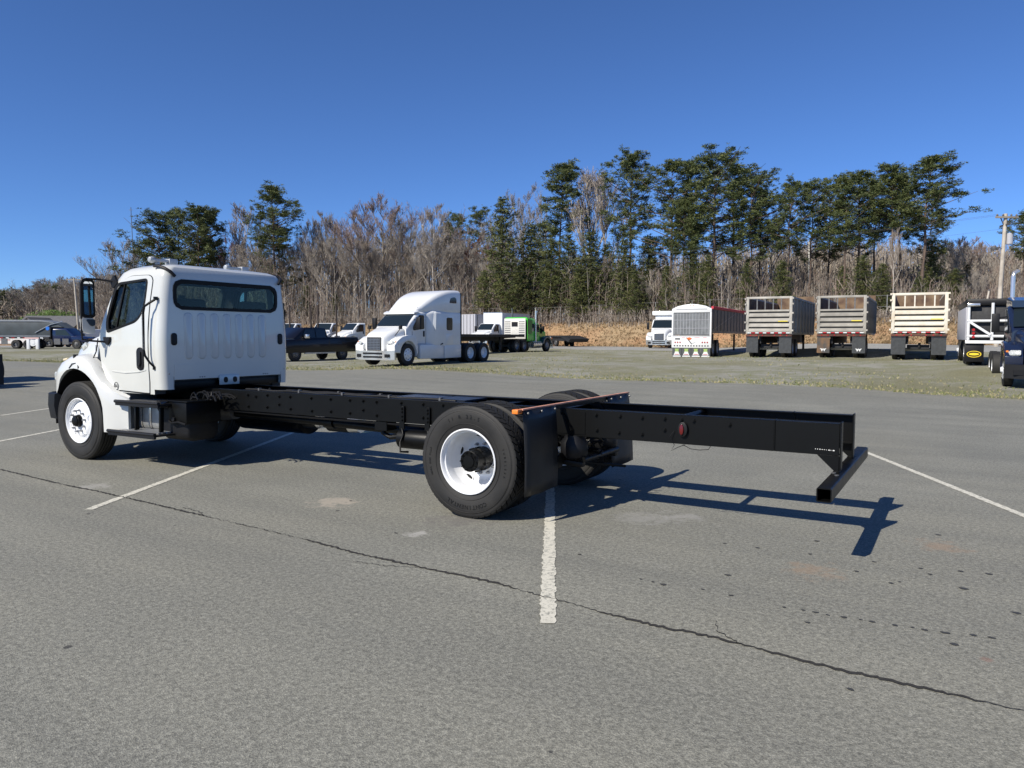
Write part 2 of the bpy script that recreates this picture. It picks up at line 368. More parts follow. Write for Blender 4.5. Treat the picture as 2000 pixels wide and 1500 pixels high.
def hood_sec(x):
    g = lambda a: interp(hx, a, x)
    t_, w_, h_, f_, y_, b_ = g(zt), g(hw), g(zh), g(zf), g(fy), g(zb)
    w2 = min(w_+.045, y_-.02)
    half = [(0,t_), (w_*.5,t_-.008), (w_*.82,t_-.03), (w_*.95,lerp(t_-.03,h_,.5)), (w_,h_), (w2,lerp(h_,f_,.55)), (min(w2+.015,y_-.01),f_+.012), (lerp(w2,y_,.45),f_), (lerp(w2,y_,.75),f_-.018), (y_-.03,f_-.05), (y_-.004,f_-.11), (y_,f_-.2), (y_,lerp(f_-.2,b_,.5)), (y_,b_), (.55,b_)]
    pts = [(x, -y, z) for y, z in reversed(half)] + [(x, y, z) for y, z in half[1:]]
    return pts
hxs = [-1.0,-.975,-.94,-.88,-.80,-.70,-.60,-.50,-.40,-.30,-.20,-.1,0,.1,.2,.3,.4,.5,.6,.7,.78,.86,.93]
hood = MB().loft([hood_sec(x) for x in hxs]).build('hood', WHITE, truck)
cut = MB()
arch = [(-.60,.30)] + [(-.02+.585*math.cos(R(a)), .63+.60*math.sin(R(a))) for a in range(180, -1, -9)] + [(.575,.30)]
for sg in (-1, 1): cut.prism([(u, sg*.55, v) for u, v in arch], (0, sg*.8, 0))
boolean(hood, cut)
boolean(hood, MB().box(-.7,.60,-.62,.62,.2,1.10))
boolean(hood, MB().box(.2,1.2,-1.0,1.0,.2,1.9))
hood.data.materials.clear(); hood.data.materials.append(WHITE); shade(hood, 38)
for sg in (-1, 1):
    # black inner wheel housing
    a2 = [(-.59,.45)]+[(-.02+.575*math.cos(R(a)), .63+.590*math.sin(R(a))) for a in range(180, -1, -9)]+[(.565,.45)]
    mb = MB(); mb.loft([[(u, sg*.50, v) for u, v in a2], [(u, sg*1.13, v) for u, v in a2]], caps=False, closed=False)
    mb.add([(-.62,sg*.52,.45),(.58,sg*.52,.45),(.58,sg*.52,1.24),(-.62,sg*.52,1.24)], [(0,1,2,3)])
    mb.build('wheel_housing', BLACKPL, hood)
    # rubber hood latch, its bracket, air intake grille and marker lens
    mb = MB(); mb.bar((-.08,sg*1.115,1.375),(.075,sg*1.165,1.255),.035,.03); mb.bar((-.11,sg*1.10,1.395),(-.06,sg*1.13,1.36),.06,.05); mb.bar((.06,sg*1.155,1.27),(.10,sg*1.172,1.235),.045,.04); mb.build('hood_latch', BLACKPL, hood, bev=.006)
    mb = MB(); mb.tube([(-.13,sg*1.185,1.23),(-.05,sg*1.19,1.29),(.03,sg*1.18,1.30)], .006, 5); mb.build('latch_cable', BLACKPL, hood)
    mb = MB(); mb.obox((-.30,sg*.845,1.51),(.075,-.012,.028),(0,sg*.03,.008),(-.02,0,.035)); mb.build('marker_lens', CLEARL, hood, bev=.012)
    mb = MB()
    for k in range(9): mb.box(.105+.0,.155,min(sg*.89,sg*.955),max(sg*.89,sg*.955),1.40+k*.016,1.408+k*.016)
    mb.build('louver', STEEL, hood)
    mb = MB(); mb.obox((-.33,sg*1.10,1.345),(.05,0,.008),(0,.025,0),(0,0,.014)); mb.build('fender_lamp', ORANGE if sg>0 else mat('pale_amber_lens',(.7,.6,.4),.3), hood, bev=.01)
    # headlamp
    mb = MB(); mb.obox((-.90,sg*.80,1.09),(.06,-sg*.03,0),(.015,sg*.12,0),(0,0,.07)); mb.build('headlight', CLEARL, hood, bev=.03)
    # vertical hood gap next to the cab
    mb = MB(); mb.tube([(.175,sg*.955,1.63),(.18,sg*.985,1.46),(.19,sg*1.02,1.40),(.20,sg*1.05,1.35),(.14,sg*1.16,1.315)], .008, 5); mb.build('hood_gap_seal', GASKET, hood)
mb = MB(); mb.box(-1.06,-1.0,-.42,.42,.78,1.20)
for k in range(7): mb.box(-1.075,-1.055,-.40,.40,.82+k*.053,.84+k*.053)
mb.build('grille', CHROME, truck, bev=.01)
# bumper: plastic, wraps round the corner
bpth = [(-.55,-1.16),(-.75,-1.135),(-.93,-1.03),(-1.03,-.85),(-1.08,-.5),(-1.09,0),(-1.08,.5),(-1.03,.85),(-.93,1.03),(-.75,1.135),(-.55,1.16)]
secs = []
for (x, y) in bpth:
    L_ = math.hypot(x, y*.6); ix, iy = x*.93+.0, y*.93
    secs.append([(x,y,.86),(x-.006,y*1.006,.70),(x*.99,y*.985,.52),(ix,iy,.50),(ix,iy,.84),(x*.97,y*.97,.875)])
MB().loft(secs).build('bumper', BLACKPL, truck, smooth=50)

# ---------- roof details
for sg in (-1, 1):
    mb = MB(); mb.tube([(1.40,sg*.935,2.545),(1.50,sg*.938,2.54),(1.60,sg*.925,2.51),(1.66,sg*.885,2.465),(1.675,sg*.835,2.41)], .020, 6); mb.build('drip_rail_strip', BLACKPL, truck, smooth=60)
    mb = MB(); mb.tube([(1.50,sg*1.022,1.60),(1.49,sg*1.0,2.0),(1.47,sg*.96,2.38),(1.43,sg*.925,2.52)], .004, 5); mb.build('side_seam', STEEL, truck)
for xx, yy in ((1.22,-.62),(1.12,.62)):
    mb = MB(); mb.box(xx-.03,xx+.03,yy-.22,yy+.02,2.62,2.655); mb.box(xx-.05,xx+.05,yy+.0,yy+.12,2.59,2.67); mb.lathe([(-.26,.035),(-.22,.045),(-.19,.04)],12,'y',(xx,yy,2.64),caps=True); mb.box(xx-.02,xx+.02,yy-.16,yy-.12,2.56,2.63); mb.box(xx-.02,xx+.02,yy+.02,yy+.06,2.56,2.63)
    mb.build('roof_lamp_bracket', mat('galvanised', (.40,.42,.44), .4, .3), truck, bev=.006)
ame = MB().lathe([(0,.05),(.03,.045),(.045,.02)], 14, 'z', caps=True).mesh('marker_light', mat('orange_marker', (.7,.12,.03), .3), 50)
for yy in (-.66,-.22,0,.22,.66): link('marker_light', ame, truck, (.80 if abs(yy)<.5 else .78, yy, 2.525-(.02 if abs(yy)>.5 else 0)))

# ---------- mirrors
for sg in (-1, 1):
    mb = MB(); mb.tube([(.585,sg*.965,2.375),(.46,sg*1.10,2.40),(.42,sg*1.23,2.40),(.41,sg*1.275,2.385),(.405,sg*1.30,2.33),(.40,sg*1.30,1.70),(.40,sg*1.295,1.62),(.45,sg*1.21,1.60),(.53,sg*1.055,1.585)], .013, 8)
    mb.obox((.60,sg*.965,2.37),(.05,0,.035),(0,.016,0),(-.03,0,.05)); mb.prism([(.49,sg*1.035,1.65),(.62,sg*1.035,1.65),(.61,sg*1.035,1.585),(.56,sg*1.035,1.545),(.50,sg*1.035,1.59)], (0,sg*.04,0))
    arm = mb.build('mirror_arm', BLACKPL, truck, smooth=40)
    def mm(u, v, d_): return (.42+d_, sg*(1.212-u), v)
    mb = MB(); mb.loft([[mm(u,2.145+v,0) for u,v in rrect(.175,.50,.05,5)], [mm(u,2.145+v,-.05) for u,v in rrect(.17,.49,.05,5)], [mm(u,2.145+v,-.085) for u,v in rrect(.10,.40,.04,5)]])
    hs = mb.build('mirror_housing', BLACKPL, truck, smooth=40)
    mb = MB(); mb.prism([mm(u,2.15+v,.001) for u,v in rrect(.118,.43,.03,5)], (.003,0,0)); mb.build('mirror_face', MIRR, hs)
    mb = MB(); q = [(-.092,1.895),(.07,1.895),(.082,1.70),(.02,1.685),(-.085,1.72)]; q = round_poly(q,.03,4)
    mb.loft([[mm(u,v,.0) for u,v in q],[mm(u,v,-.05) for u,v in q],[mm(u*.6,1.8+(v-1.8)*.6,-.09) for u,v in q]]); cv = mb.build('convex_mirror_housing', WHITE, truck, smooth=40)
    mb = MB(); mb.prism([mm(u,v,.001) for u,v in round_poly([(-.045,1.878),(.075,1.878),(.078,1.80),(.02,1.785)],.03,4)], (.012,0,0)); mb.build('convex_mirror_face', mat('dark_mirror',(.05,.07,.09),.08), cv)

# ---------- frame rails
for sg in (-1, 1):
    y0 = sg*RY
    def seg(x0, x1, z1, z0, t=.009, fl=.085):
        prof = [(y0,z0),(y0,z1),(y0-sg*fl,z1),(y0-sg*fl,z1-t),(y0-sg*t,z1-t),(y0-sg*t,z0+t),(y0-sg*fl,z0+t),(y0-sg*fl,z0)]
        mb = MB(); mb.loft([[(x0,a,b) for a,b in prof],[(x1,a,b) for a,b in prof]]); return mb
    rail = seg(-.9, 8.868, RT, RB_).build('frame_rail', BLACKP, truck, bev=.003, seg=1)
    m2 = seg(8.876, L_END, RT, RB_); m2.build('rail_extension', BLACKP, rail, bev=.003, seg=1)
    mb = MB(); mb.tube([(8.872,y0+sg*.001,RT-.002),(8.872,y0+sg*.001,RB_+.002)], .006, 6); mb.tube([(8.872,y0,RT+.001),(8.872,y0-sg*.08,RT+.001)], .005, 6); mb.build('weld_bead', BLACKP, rail, smooth=60)
    # reinforcement liner plate over the rear axle
    mb = MB(); mb.box(5.6,7.15,min(y0,y0+sg*.006),max(y0,y0+sg*.006),RB_+.02,RT-.02); mb.build('reinforcement_plate', BLACKP, rail)
    # end bracket that drops to the rear tube
    mb = MB(); t = .012
    mb.prism([(9.205,y0-sg*.004,RB_+.0),(9.372,y0-sg*.004,RB_+.0),(9.372,y0-sg*.004,.604),(9.335,y0-sg*.004,.604)], (0,sg*.010,0))
    mb.box(9.373,9.385,min(y0-sg*.09,y0+sg*.012),max(y0-sg*.09,y0+sg*.012),.604,RT+.012)
    mb.build('end_bracket', BLACKP, truck, bev=.003, seg=1)
    # paint pen scribble
    if sg < 0:
        mb = MB(); xx = 9.19
        for k in range(9):
            hgt = random.uniform(.004,.011); mb.box(xx, xx+random.uniform(.004,.014), y0-.003, y0-.0015, .772-k*.0005-hgt/2, .772-k*.0005+hgt/2); xx += .0165
        mb.build('paint_marks', mat('white_marks',(.6,.6,.58),.7), truck)
# crossmembers
def cross(x, z0, z1, w=.10):
    mb = MB(); mb.box(x-.004,x+.004,-.425,.425,z0,z1); mb.box(x-w/2,x+w/2,-.425,.425,z1-.008,z1-.001); mb.box(x-w/2,x+w/2,-.425,.425,z0,z0+.007); mb.build('crossmember', BLACKP, truck)
for x in (-.5, 1.2, 2.6, 3.9, 5.2, 6.0, 6.75): cross(x, .77, .955)
mb = MB(); mb.tube([(8.02,-.425,.93),(8.02,.425,.93)], .035, 12); mb.build('tube_crossmember', BLACKP, truck, smooth=50)
# bolts on the near rail (found in the photograph) and mirrored on the far one
bpos = [(2.643,.916),(2.846,.941),(3.055,.933),(3.241,.938),(3.59,.937),(3.899,.938),(4.197,.94),(4.396,.941),(4.591,.939),(4.940,.944),(5.239,.944),
        (2.506,.788),(2.842,.793),(3.052,.836),(3.245,.792),(3.598,.786),(3.903,.795),(4.195,.792),(4.395,.837),(4.593,.788),(4.939,.80),(5.24,.80),(2.50,.93),
        (7.26,.942),(7.50,.943),(7.713,.941),(7.925,.944),(7.926,.843),(7.715,.79),(8.079,.942),(8.189,.941),(8.50,.927),(5.5,.945),(5.7,.945),(5.9,.945),(6.15,.945),(6.9,.945),(7.27,.80),(7.49,.79)]
bm_ = MB(); hexo = [(.0155*math.cos(R(60*k)), .0155*math.sin(R(60*k))) for k in range(6)]
bm_.lathe([(-.003,.021),(.004,.021)], 12, 'y', caps=True); bm_.prism([(u,.004,v) for u,v in hexo], (0,.012,0)); bm_.lathe([(.014,.009),(.026,.009)], 8, 'y', caps=True)
bme = bm_.mesh('bolt', BLACKP, 35)
for (x, z) in bpos:
    link('bolt', bme, truck, (x, -RY, z), (0,0,math.pi)); 
    if x > 2.4: link('bolt', bme, truck, (x, RY, z))
# side marker lamps (red ovals in round black housings), pigtail wires
for sg in (-1, 1):
    mb = MB(); y0 = sg*(RY+.003)
    mb.prism([(8.10+.044*math.cos(R(a)), y0, .860+.066*math.sin(R(a))) for a in range(0,360,15)], (0,sg*.03,0)); lm = mb.build('side_marker_housing', BLACKPL, truck, bev=.008)
    mb = MB(); mb.prism([(8.095+(.018*math.cos(R(a))), y0+sg*.028, .860+.046*math.sin(R(a))) for a in range(0,360,15)], (0,sg*.018,0)); mb.build('side_marker_lens', mat('shade_darkened_red_lens',(.10,.003,.003),.25,coat=.3), lm, bev=.006)  # lens red is darkened to stand in for partial shade
    mb = MB()
    mb.tube([(8.02,y0+sg*.012,.84),(7.985,y0+sg*.03,.79),(8.03,y0+sg*.03,.72),(8.0,y0+sg*.02,.665),(8.06,y0+sg*.02,.70),(8.12,y0+sg*.01,.725)], .003, 5)
    mb.tube([(8.10,y0+sg*.01,.725),(8.17,y0+sg*.02,.695),(8.25,y0+sg*.02,.69),(8.33,y0+sg*.015,.70),(8.345,y0+sg*.01,.73)], .003, 5); mb.build('pigtail_wire', BLACKPL, truck)['kind'] = 'stuff'
# rear tube
mb = MB(); t0, t1 = 9.322, 9.425
o = [(t0,.498),(t1,.498),(t1,.600),(t0,.600)]; o = round_poly(o,.014,3); i_ = round_poly([(t0+.008,.506),(t1-.008,.506),(t1-.008,.592),(t0+.008,.592)],.008,3)
ya, yb = -1.20, 1.19
A = [(a,ya,b) for a,b in o]; B = [(a,yb,b) for a,b in o]; Ci = [(a,yb,b) for a,b in i_]; Di = [(a,ya,b) for a,b in i_]
mb.loft([A,B,Ci,Di,A], caps=False); tub = mb.build('rear_cross_tube', BLACKP, truck, smooth=40)
tbm = MB().lathe([(0,.018),(.006,.018)], 10, 'z', caps=True).mesh('tube_bolt', STEEL, 40)
for yy in (-.62,-.52,-.34,.42,.52,.66): link('tube_bolt', tbm, tub, (9.345+.035*((yy*10)%2>1), yy, .600))
for yy in (-.45,.42): m2 = MB(); m2.box(9.335,9.385,yy-.05,yy+.05,.600,.612); m2.build('tube_pad', BLACKP, tub, bev=.003, seg=1)

# ---------- wheels. every wheel is built round the y axis, outside towards -y
def arc_text(txt, r, a0, a1, h, y, name, parent, flip=False):
    cu = bpy.data.curves.new('t', 'FONT'); verts = []; faces = []
    n = len(txt)
    for k, ch in enumerate(txt):
        if ch == ' ': continue
        cu.body = ch; cu.size = h*1.35; cu.align_x = 'CENTER'; cu.extrude = .0; cu.resolution_u = 2
        ob = bpy.data.objects.new('t', cu); COL.objects.link(ob)
        dg = bpy.context.evaluated_depsgraph_get(); dg.update(); me = bpy.data.meshes.new_from_object(ob.evaluated_get(dg))
        bpy.data.objects.remove(ob)
        a = R(lerp(a0, a1, k/(n-1))); er = Vector((math.cos(a),0,math.sin(a))); et = Vector((math.sin(a),0,-math.cos(a)))
        base = len(verts)
        for v in me.vertices:
            p = er*(r+(-v.co.y if flip else v.co.y)) + et*(v.co.x*(-1 if flip else 1)); verts.append((p.x, y, p.z))
        faces += [tuple(i+base for i in p.vertices) for p in me.polygons]; bpy.data.meshes.remove(me)
    me = bpy.data.meshes.new(name); me.from_pydata(verts, [], faces); me.materials.append(LETTER)
    bm = bmesh.new(); bm.from_mesh(me); g = bmesh.ops.extrude_face_region(bm, geom=bm.faces[:]); bmesh.ops.translate(bm, verts=[v for v in g['geom'] if isinstance(v, bmesh.types.BMVert)], vec=(0,-.0035,0)); bmesh.ops.recalc_face_normals(bm, faces=bm.faces); bm.to_mesh(me); bm.free()
    return link(name, me, parent)
Rt = .528
def tyre_mesh(w=.275, lugs=True, name='tyre'):
    h = w/2; mb = MB()
    pr = [(-h*.70,.292),(-h*.80,.300),(-h*.90,.335),(-h*.985,.39),(-h*1.0,.425),(-h*.985,.455),(-h*.95,.478),(-h*.935,.480),(-h*.925,.492),(-h*.90,.505),(-h*.84,.5135)]
    if lugs:
        pr += [(-h*.82,Rt-.019)]
        base = pr + [(-a, r) for a, r in reversed(pr)]
        mb.lathe(base, 80, 'y')
        rows = [(-.84,-.52,0),(-.48,-.19,.5),(-.15,.15,0),(.19,.48,.5),(.52,.84,0)]
        N = 46
        for (a, b, ph) in rows:
            for k in range(N):
                t0_ = 2*math.pi*(k+ph)/N; dt = 2*math.pi/N*.76; sk = .30*2*math.pi/N*(1 if (a+b)>=0 else -1)
                v = []
                for (yy, off) in ((a*h,-sk),(b*h,sk)):
                    for (rr, sh_) in ((Rt-.022,0),(Rt,0)):
                        for tt in (t0_+off, t0_+off+dt):
                            r2 = rr-(.010 if abs(yy) > .8*h else 0); v.append((r2*math.cos(tt), yy, r2*math.sin(tt)))
                # order: y0: r0t0 r0t1 r1t0 r1t1 ; y1: same
                mb.add(v, [(2,3,7,6),(0,2,6,4),(1,5,7,3),(0,1,3,2),(4,6,7,5)], 1)
    else:
        for a, b in ((-.82,-.50),(-.42,-.18),(-.10,.10),(.18,.42),(.50,.82)):
            pr += [(a*h, Rt-.012 if a < -.8 else Rt-.014),(a*h+.002,Rt-(.006 if a<-.8 else 0)),(b*h-.002,Rt-(.006 if b>.8 else 0)),(b*h,Rt-.014)]
        pr += [(h*.84,.5135),(h*.90,.505),(h*.925,.492),(h*.935,.480),(h*.95,.478),(h*.985,.455),(h*1.0,.425),(h*.985,.39),(h*.90,.335),(h*.80,.300),(h*.70,.292)]
        mb.lathe(pr, 80, 'y')
    # moulded rib lines on the sidewall
    for rr, yy in ((.470,.958),(.352,.935)):
        for s_ in (-1,1): mb.tube([(rr*math.cos(2*math.pi*k/64), s_*(h*yy+.001), rr*math.sin(2*math.pi*k/64)) for k in range(64)], .0028, 4, closed=True)
    return mb.mesh(name, [RUBBER, TREAD], smooth=38)
def rim_mesh(disc, name='rim'):            # disc: profile of the disc from the barrel inwards
    mb = MB()
    pr = [(-.118,.300),(-.126,.305),(-.132,.300),(-.132,.293),(-.122,.286),(-.095,.279),(-.088,.268),(-.060,.262),(-.02,.259),(.06,.259),(.10,.272),(.118,.286),(.126,.303)]
    mb.lathe(pr, 64, 'y')
    nh = 5; segs = 60; K = len(disc); secs = []
    for (a, r) in disc: secs.append([(r*math.cos(2*math.pi*j/segs), a, r*math.sin(2*math.pi*j/segs)) for j in range(segs)])
    mb.loft(secs, caps=False)
    return mb
def oval_holes(parent, rr, yy, n=5, ph=20, hw_=.048, hh=.026, tilt=0, name='hand_hole'):
    mb = MB()
    mb.loft([[( hw_*math.cos(R(a))*q, 0+o_, hh*math.sin(R(a))*q) for a in range(0,360,20)] for q, o_ in ((1.18,.0),(1.1,-.006),(.92,-.002),(.9,.012))], caps=False)
    mb.add([(hw_*.95*math.cos(R(a)), .004, hh*.95*math.sin(R(a))) for a in range(0,360,20)], [tuple(range(18))], 1)
    me = mb.mesh(name, [RIMW, TREAD], 40)
    for k in range(n):
        a = R(ph+k*360/n); o = link(name, me, parent, (rr*math.cos(a), yy, rr*math.sin(a)))
        m3 = Matrix.Rotation(-a+math.pi/2, 3, 'Y') @ Matrix.Rotation(tilt, 3, 'X'); o.rotation_euler = m3.to_euler()
nutm = MB(); nutm.prism([(.016*math.cos(R(60*k)),0,.016*math.sin(R(60*k))) for k in range(6)], (0,-.022,0)); nutm.lathe([(-.02,.010),(-.045,.009)], 8, 'y', caps=True)
nutme = nutm.mesh('lug_nut', mat('nut_steel', (.30,.31,.33), .35, .6), 35)
nutbk = nutm.mesh('hub_stud', BLACKP, 35)
ty_steer, ty_drive = tyre_mesh(lugs=False), tyre_mesh(lugs=True)
def front_wheel():
    disc = [(-.06,.262),(-.075,.250),(-.085,.235),(-.100,.222),(-.112,.205),(-.118,.185),(-.118,.085)]
    w = rim_mesh(disc).build('wheel', RIMW, truck, smooth=35); link('tyre', ty_steer, w)
    oval_holes(w, .218, -.101, 5, -62, .042, .022, -.75)
    for k in range(10): a = R(36*k+8); link('lug_nut', nutme, w, (.145*math.cos(a), -.117, .145*math.sin(a)))
    hb = MB(); hb.lathe([(-.10,.084),(-.130,.084),(-.135,.080),(-.165,.076),(-.17,.066),(-.185,.062),(-.19,.05),(-.19,.001)], 24, 'y', caps=True)
    for k in range(6): a = R(60*k); hb.lathe([(0,.008),(-.012,.008)], 6, 'y', (.071*math.cos(a),-.166,.071*math.sin(a)), caps=True)
    hb.build('hub', BLACKP, w, smooth=35)
    return w
def rear_outer():
    disc = [(-.0,.259),(.02,.254),(.045,.246),(.07,.236),(.10,.222),(.125,.205),(.14,.19),(.145,.17),(.145,.10)]
    w = rim_mesh(disc).build('wheel', RIMW, truck, smooth=35); link('tyre', ty_drive, w)
    oval_holes(w, .222, .088, 5, 92, .045, .024, .72)
    for k in range(10): a = R(36*k+8); link('lug_nut', nutme, w, (.1425*math.cos(a), .143, .1425*math.sin(a)))
    hb = MB(); hb.lathe([(.15,.112),(.02,.110),(.01,.100),(-.070,.094),(-.075,.088)], 28, 'y', caps=False)
    hb.lathe([(-.070,.098),(-.093,.098),(-.098,.092),(-.098,.06),(-.110,.055),(-.113,.001)], 28, 'y', caps=True)
    hub = hb.build('hub', BLACKP, w, smooth=35)
    for k in range(10): a = R(36*k); link('hub_stud', nutbk, hub, (.081*math.cos(a), -.097, .081*math.sin(a)), scale=(.62,.62,.62))
    for k in range(10):
        a = R(36*k+18); m5 = MB(); m5.obox((.112*math.cos(a), .045, .112*math.sin(a)), (0,.035,0), (.006*math.cos(a),0,.006*math.sin(a)), (-.009*math.sin(a),0,.009*math.cos(a))); m5.build('hub_rib', BLACKP, hub)
    m2 = MB(); m2.tube([(.24,-.02,.03),(.255,-.07,.035)], .006, 6); m2.build('valve_stem', STEEL, w)
    return w
fwn = front_wheel(); fwn.location = (0, -1.16+.135, .525)
fwf = copy_tree(fwn, truck); fwf.location = (0, 1.16-.135, .525); fwf.rotation_euler = (0,R(15),math.pi)
YO = 1.22-.1385
rn = rear_outer()
rf = copy_tree(rn, truck)
for s_, o in ((-1, rn), (1, rf)):
    o.location = (WB, s_*YO, .525)
    inn = rim_mesh([(0,.259),(-.05,.24),(-.09,.2),(-.10,.1)]).build('inner_wheel', RIMW, truck, smooth=35); inn.location = (WB, s_*(YO-.335), .525)
    if s_ > 0: inn.rotation_euler = (0,0,math.pi)
    link('tyre', ty_drive, inn, rot=(0,R(3),0))
rf.rotation_euler = (0,R(20),math.pi)
tyn = [c for c in rn.children if c.name.startswith('tyre')][0]
arc_text('CONTINENTAL', .418, 306-40, 306+12, .040, -.1375, 'tyre_lettering', rn, flip=False) if False else None
arc_text('CONTINENTAL', .400, -62, -119, .040, -.1365, 'tyre_lettering', rn)
arc_text('11 R 22.5', .400, 118, 72, .036, -.1365, 'tyre_size_lettering', rn)
for a0 in (20, 200): arc_text('HDR2 ECO PLUS' if a0 == 200 else 'TUBELESS', .405, a0, a0-34, .020, -.1365, 'tyre_lettering', rn)

# ---------- axles, springs, driveline
mb = MB(); mb.tube([(WB,-.98,.525),(WB,-.40,.525)], .075, 12); mb.tube([(WB,.40,.525),(WB,.98,.525)], .075, 12); mb.tube([(WB,-.42,.525),(WB,-.18,.525),(WB,0,.53),(WB,.18,.525),(WB,.42,.525)], [.08,.17,.23,.17,.08], 16); mb.lathe([(-.3,.07),(-.2,.15),(-.02,.19)], 14, 'x', (WB,0,.53), caps=True)
mb.build('rear_axle', BLACKP, truck, smooth=50)
mb = MB(); mb.bar((0,-.85,.42),(0,.85,.42),.11,.12); mb.build('front_axle', BLACKP, truck, bev=.01)
for sg in (-1, 1):
    mb = MB()
    for k in range(4): mb.tube([(lerp(-.6,.75,j/6), sg*.43, .60-.10*math.sin(math.pi*j/6)-.016*k) for j in range(7)], .022, 4)
    mb.build('leaf_spring', BLACKP, truck)
    mb = MB(); mb.lathe([(.50,.10),(.53,.13),(.60,.135),(.66,.13),(.70,.10),(.73,.10)], 20, 'z', (7.00,sg*.36,0), caps=True); mb.build('air_spring', BLACKPL, truck, smooth=60)
    mb = MB(); mb.bar((5.62,sg*.44,.56),(7.12,sg*.40,.455),.08,.05); mb.bar((5.62,sg*.44,.56),(5.62,sg*.44,.74),.09,.09); mb.tube([(6.62,sg*.50,.50),(6.52,sg*.50,.92)],.035,10); mb.build('suspension_arm', BLACKP, truck, bev=.006)
    mb = MB(); mb.tube([(6.60,sg*.55,.52),(6.75,sg*.55,.52)],[.085,.085],14); mb.tube([(6.75,sg*.55,.52),(6.95,sg*.55,.50)],[.078,.075],14); mb.build('brake_chamber', BLACKP, truck, smooth=50)
mb = MB()
rr_ = random.Random(3)
for k in range(16):
    a = Vector((6.85+rr_.random()*.4, rr_.uniform(-.3,.3), .55+rr_.random()*.12)); mb.tube([a, a+Vector((rr_.uniform(-.1,.1),rr_.uniform(-.06,.06),rr_.uniform(-.04,.04))), a+Vector((rr_.uniform(-.2,.2),rr_.uniform(-.2,.2),rr_.uniform(-.05,.1)))], .009, 6)
mb.tube([(7.12,-.42,.50),(7.12,.42,.50)], .03, 8); mb.tube([(7.0,-.2,.44),(7.28,.25,.36)],.014,6)
mb.build('suspension_hoses', BLACKP, truck, smooth=50)['kind'] = 'stuff'
mb = MB(); mb.tube([(6.1,0,.545),(5.95,0,.55)],.06,10); mb.tube([(5.95,0,.552),(3.55,0,.60)],.055,14); mb.tube([(3.55,0,.60),(3.4,0,.60)],.075,12); mb.tube([(3.4,0,.60),(1.7,0,.62)],.05,14); mb.build('driveshaft', BLACKP, truck, smooth=50)
mb = MB(); mb.tube([(.4,0,.72),(1.2,0,.72),(1.75,0,.66)],[.27,.23,.12],16); mb.build('gearbox', STEEL, truck, smooth=40)
# exhaust on the far side, seen under the rail
mb = MB(); mb.tube([(2.25,.30,.63),(2.55,.32,.60),(2.75,.33,.56),(2.95,.33,.56)],.065,12); mb.build('exhaust_pipe', BLACKP, truck, smooth=50)
mb = MB(); mb.tube([(2.95,.33,.56),(3.02,.33,.56)],.10,18); mb.tube([(3.02,.33,.56),(3.16,.33,.555)],.085,18); mb.tube([(3.52,.33,.55),(3.68,.33,.55)],[.115,.10],18); mb.build('exhaust_canister', mat('exhaust_steel',(.75,.75,.74),.28,.9), truck, smooth=40)
mb = MB(); mb.tube([(3.16,.33,.55),(3.52,.33,.55)],.115,18); mb.tube([(2.72,.33,.56),(2.95,.33,.56)],.105,16); mb.build('exhaust_heat_shield', BLACKP, truck, smooth=40)
mb = MB(); mb.tube([(1.9,.3,.62),(2.2,.33,.66),(3.0,.40,.70),(4.2,.41,.69),(5.5,.41,.69)],.014,6); mb.tube([(2.0,-.40,.71),(3.4,-.40,.705),(5.3,-.40,.70)],.016,6); mb.build('air_lines', BLACKPL, truck, smooth=60)
# hanger straps and the air tank they carry, in front of the rear wheels
for x in (4.965, 5.31):
    mb = MB(); mb.box(x-.035,x+.035,-.462,-.446,.66,.915); mb.tube([(x,-.455,.67),(x+.03,-.47,.60),(x+.01,-.50,.52),(x+.06,-.56,.43),(x+.10,-.47,.42)],.014,6); mb.build('hanger_strap', BLACKP, truck, bev=.004, seg=1)
    for z in (.885,.85,.80,.76): link('bolt', bme, truck, (x+.008,-.462,z), (0,0,math.pi), (.7,.7,.7))
mb = MB(); mb.tube([(4.86,-.36,.545),(4.89,-.36,.545),(5.75,-.36,.545),(5.79,-.36,.545)],[.07,.11,.11,.07],16); mb.build('air_tank', BLACKP, truck, smooth=50)
mb = MB(); mb.tube([(4.60,-.33,.74),(4.60,-.33,.58),(4.70,-.33,.54),(4.86,-.33,.56)],.03,8); mb.box(4.55,4.72,-.42,-.25,.62,.72); mb.build('air_valve', BLACKP, truck, smooth=40)
# panel between the rails, visible over the near one
mb = MB(); mb.box(4.55,5.10,-.10,.36,.955,.975); mb.box(5.13,5.55,-.10,.36,.955,.975); mb.build('frame_deck_plate', mat('blue_black_plate',(.02,.025,.035),.3,.2), truck)

# ---------- fuel tank, steps, battery box (near side); tank on the far side
tank_o = rrect(.42, .40, .10, 5, -.67, .625)
mb = MB(); mb.loft([[(.72,u,v) for u,v in tank_o],[(1.45,u,v) for u,v in tank_o]]); ft = mb.build('fuel_tank', mat('brushed_tank',(.42,.43,.43),.45,.7,noise=.2), truck, bev=.008)
for x in (.98,1.17,1.40):
    o2 = rrect(.436,.416,.105,5,-.67,.625); mb = MB(); mb.loft([[(x-.02,u,v) for u,v in o2],[(x+.02,u,v) for u,v in o2]], caps=False); mb.build('tank_strap', CHROME, ft, smooth=40)
mb = MB(); mb.box(.70,.90,-.985,-.60,.46,.93); mb.build('front_skirt', mat('grey_plastic',(.09,.095,.10),.6), truck, bev=.01)
o3 = rrect(.46,.47,.10,6,-.68,.585)
mb = MB(); mb.loft([[(1.455,lerp(-.68,u,.95),lerp(.585,v,.95)) for u,v in o3],[(1.48,u,v) for u,v in o3],[(1.93,u,v) for u,v in o3],[(1.96,lerp(-.68,u,.9),lerp(.585,v,.85)) for u,v in o3]]); mb.build('reservoir_tank', BLACKPL, truck, smooth=50)
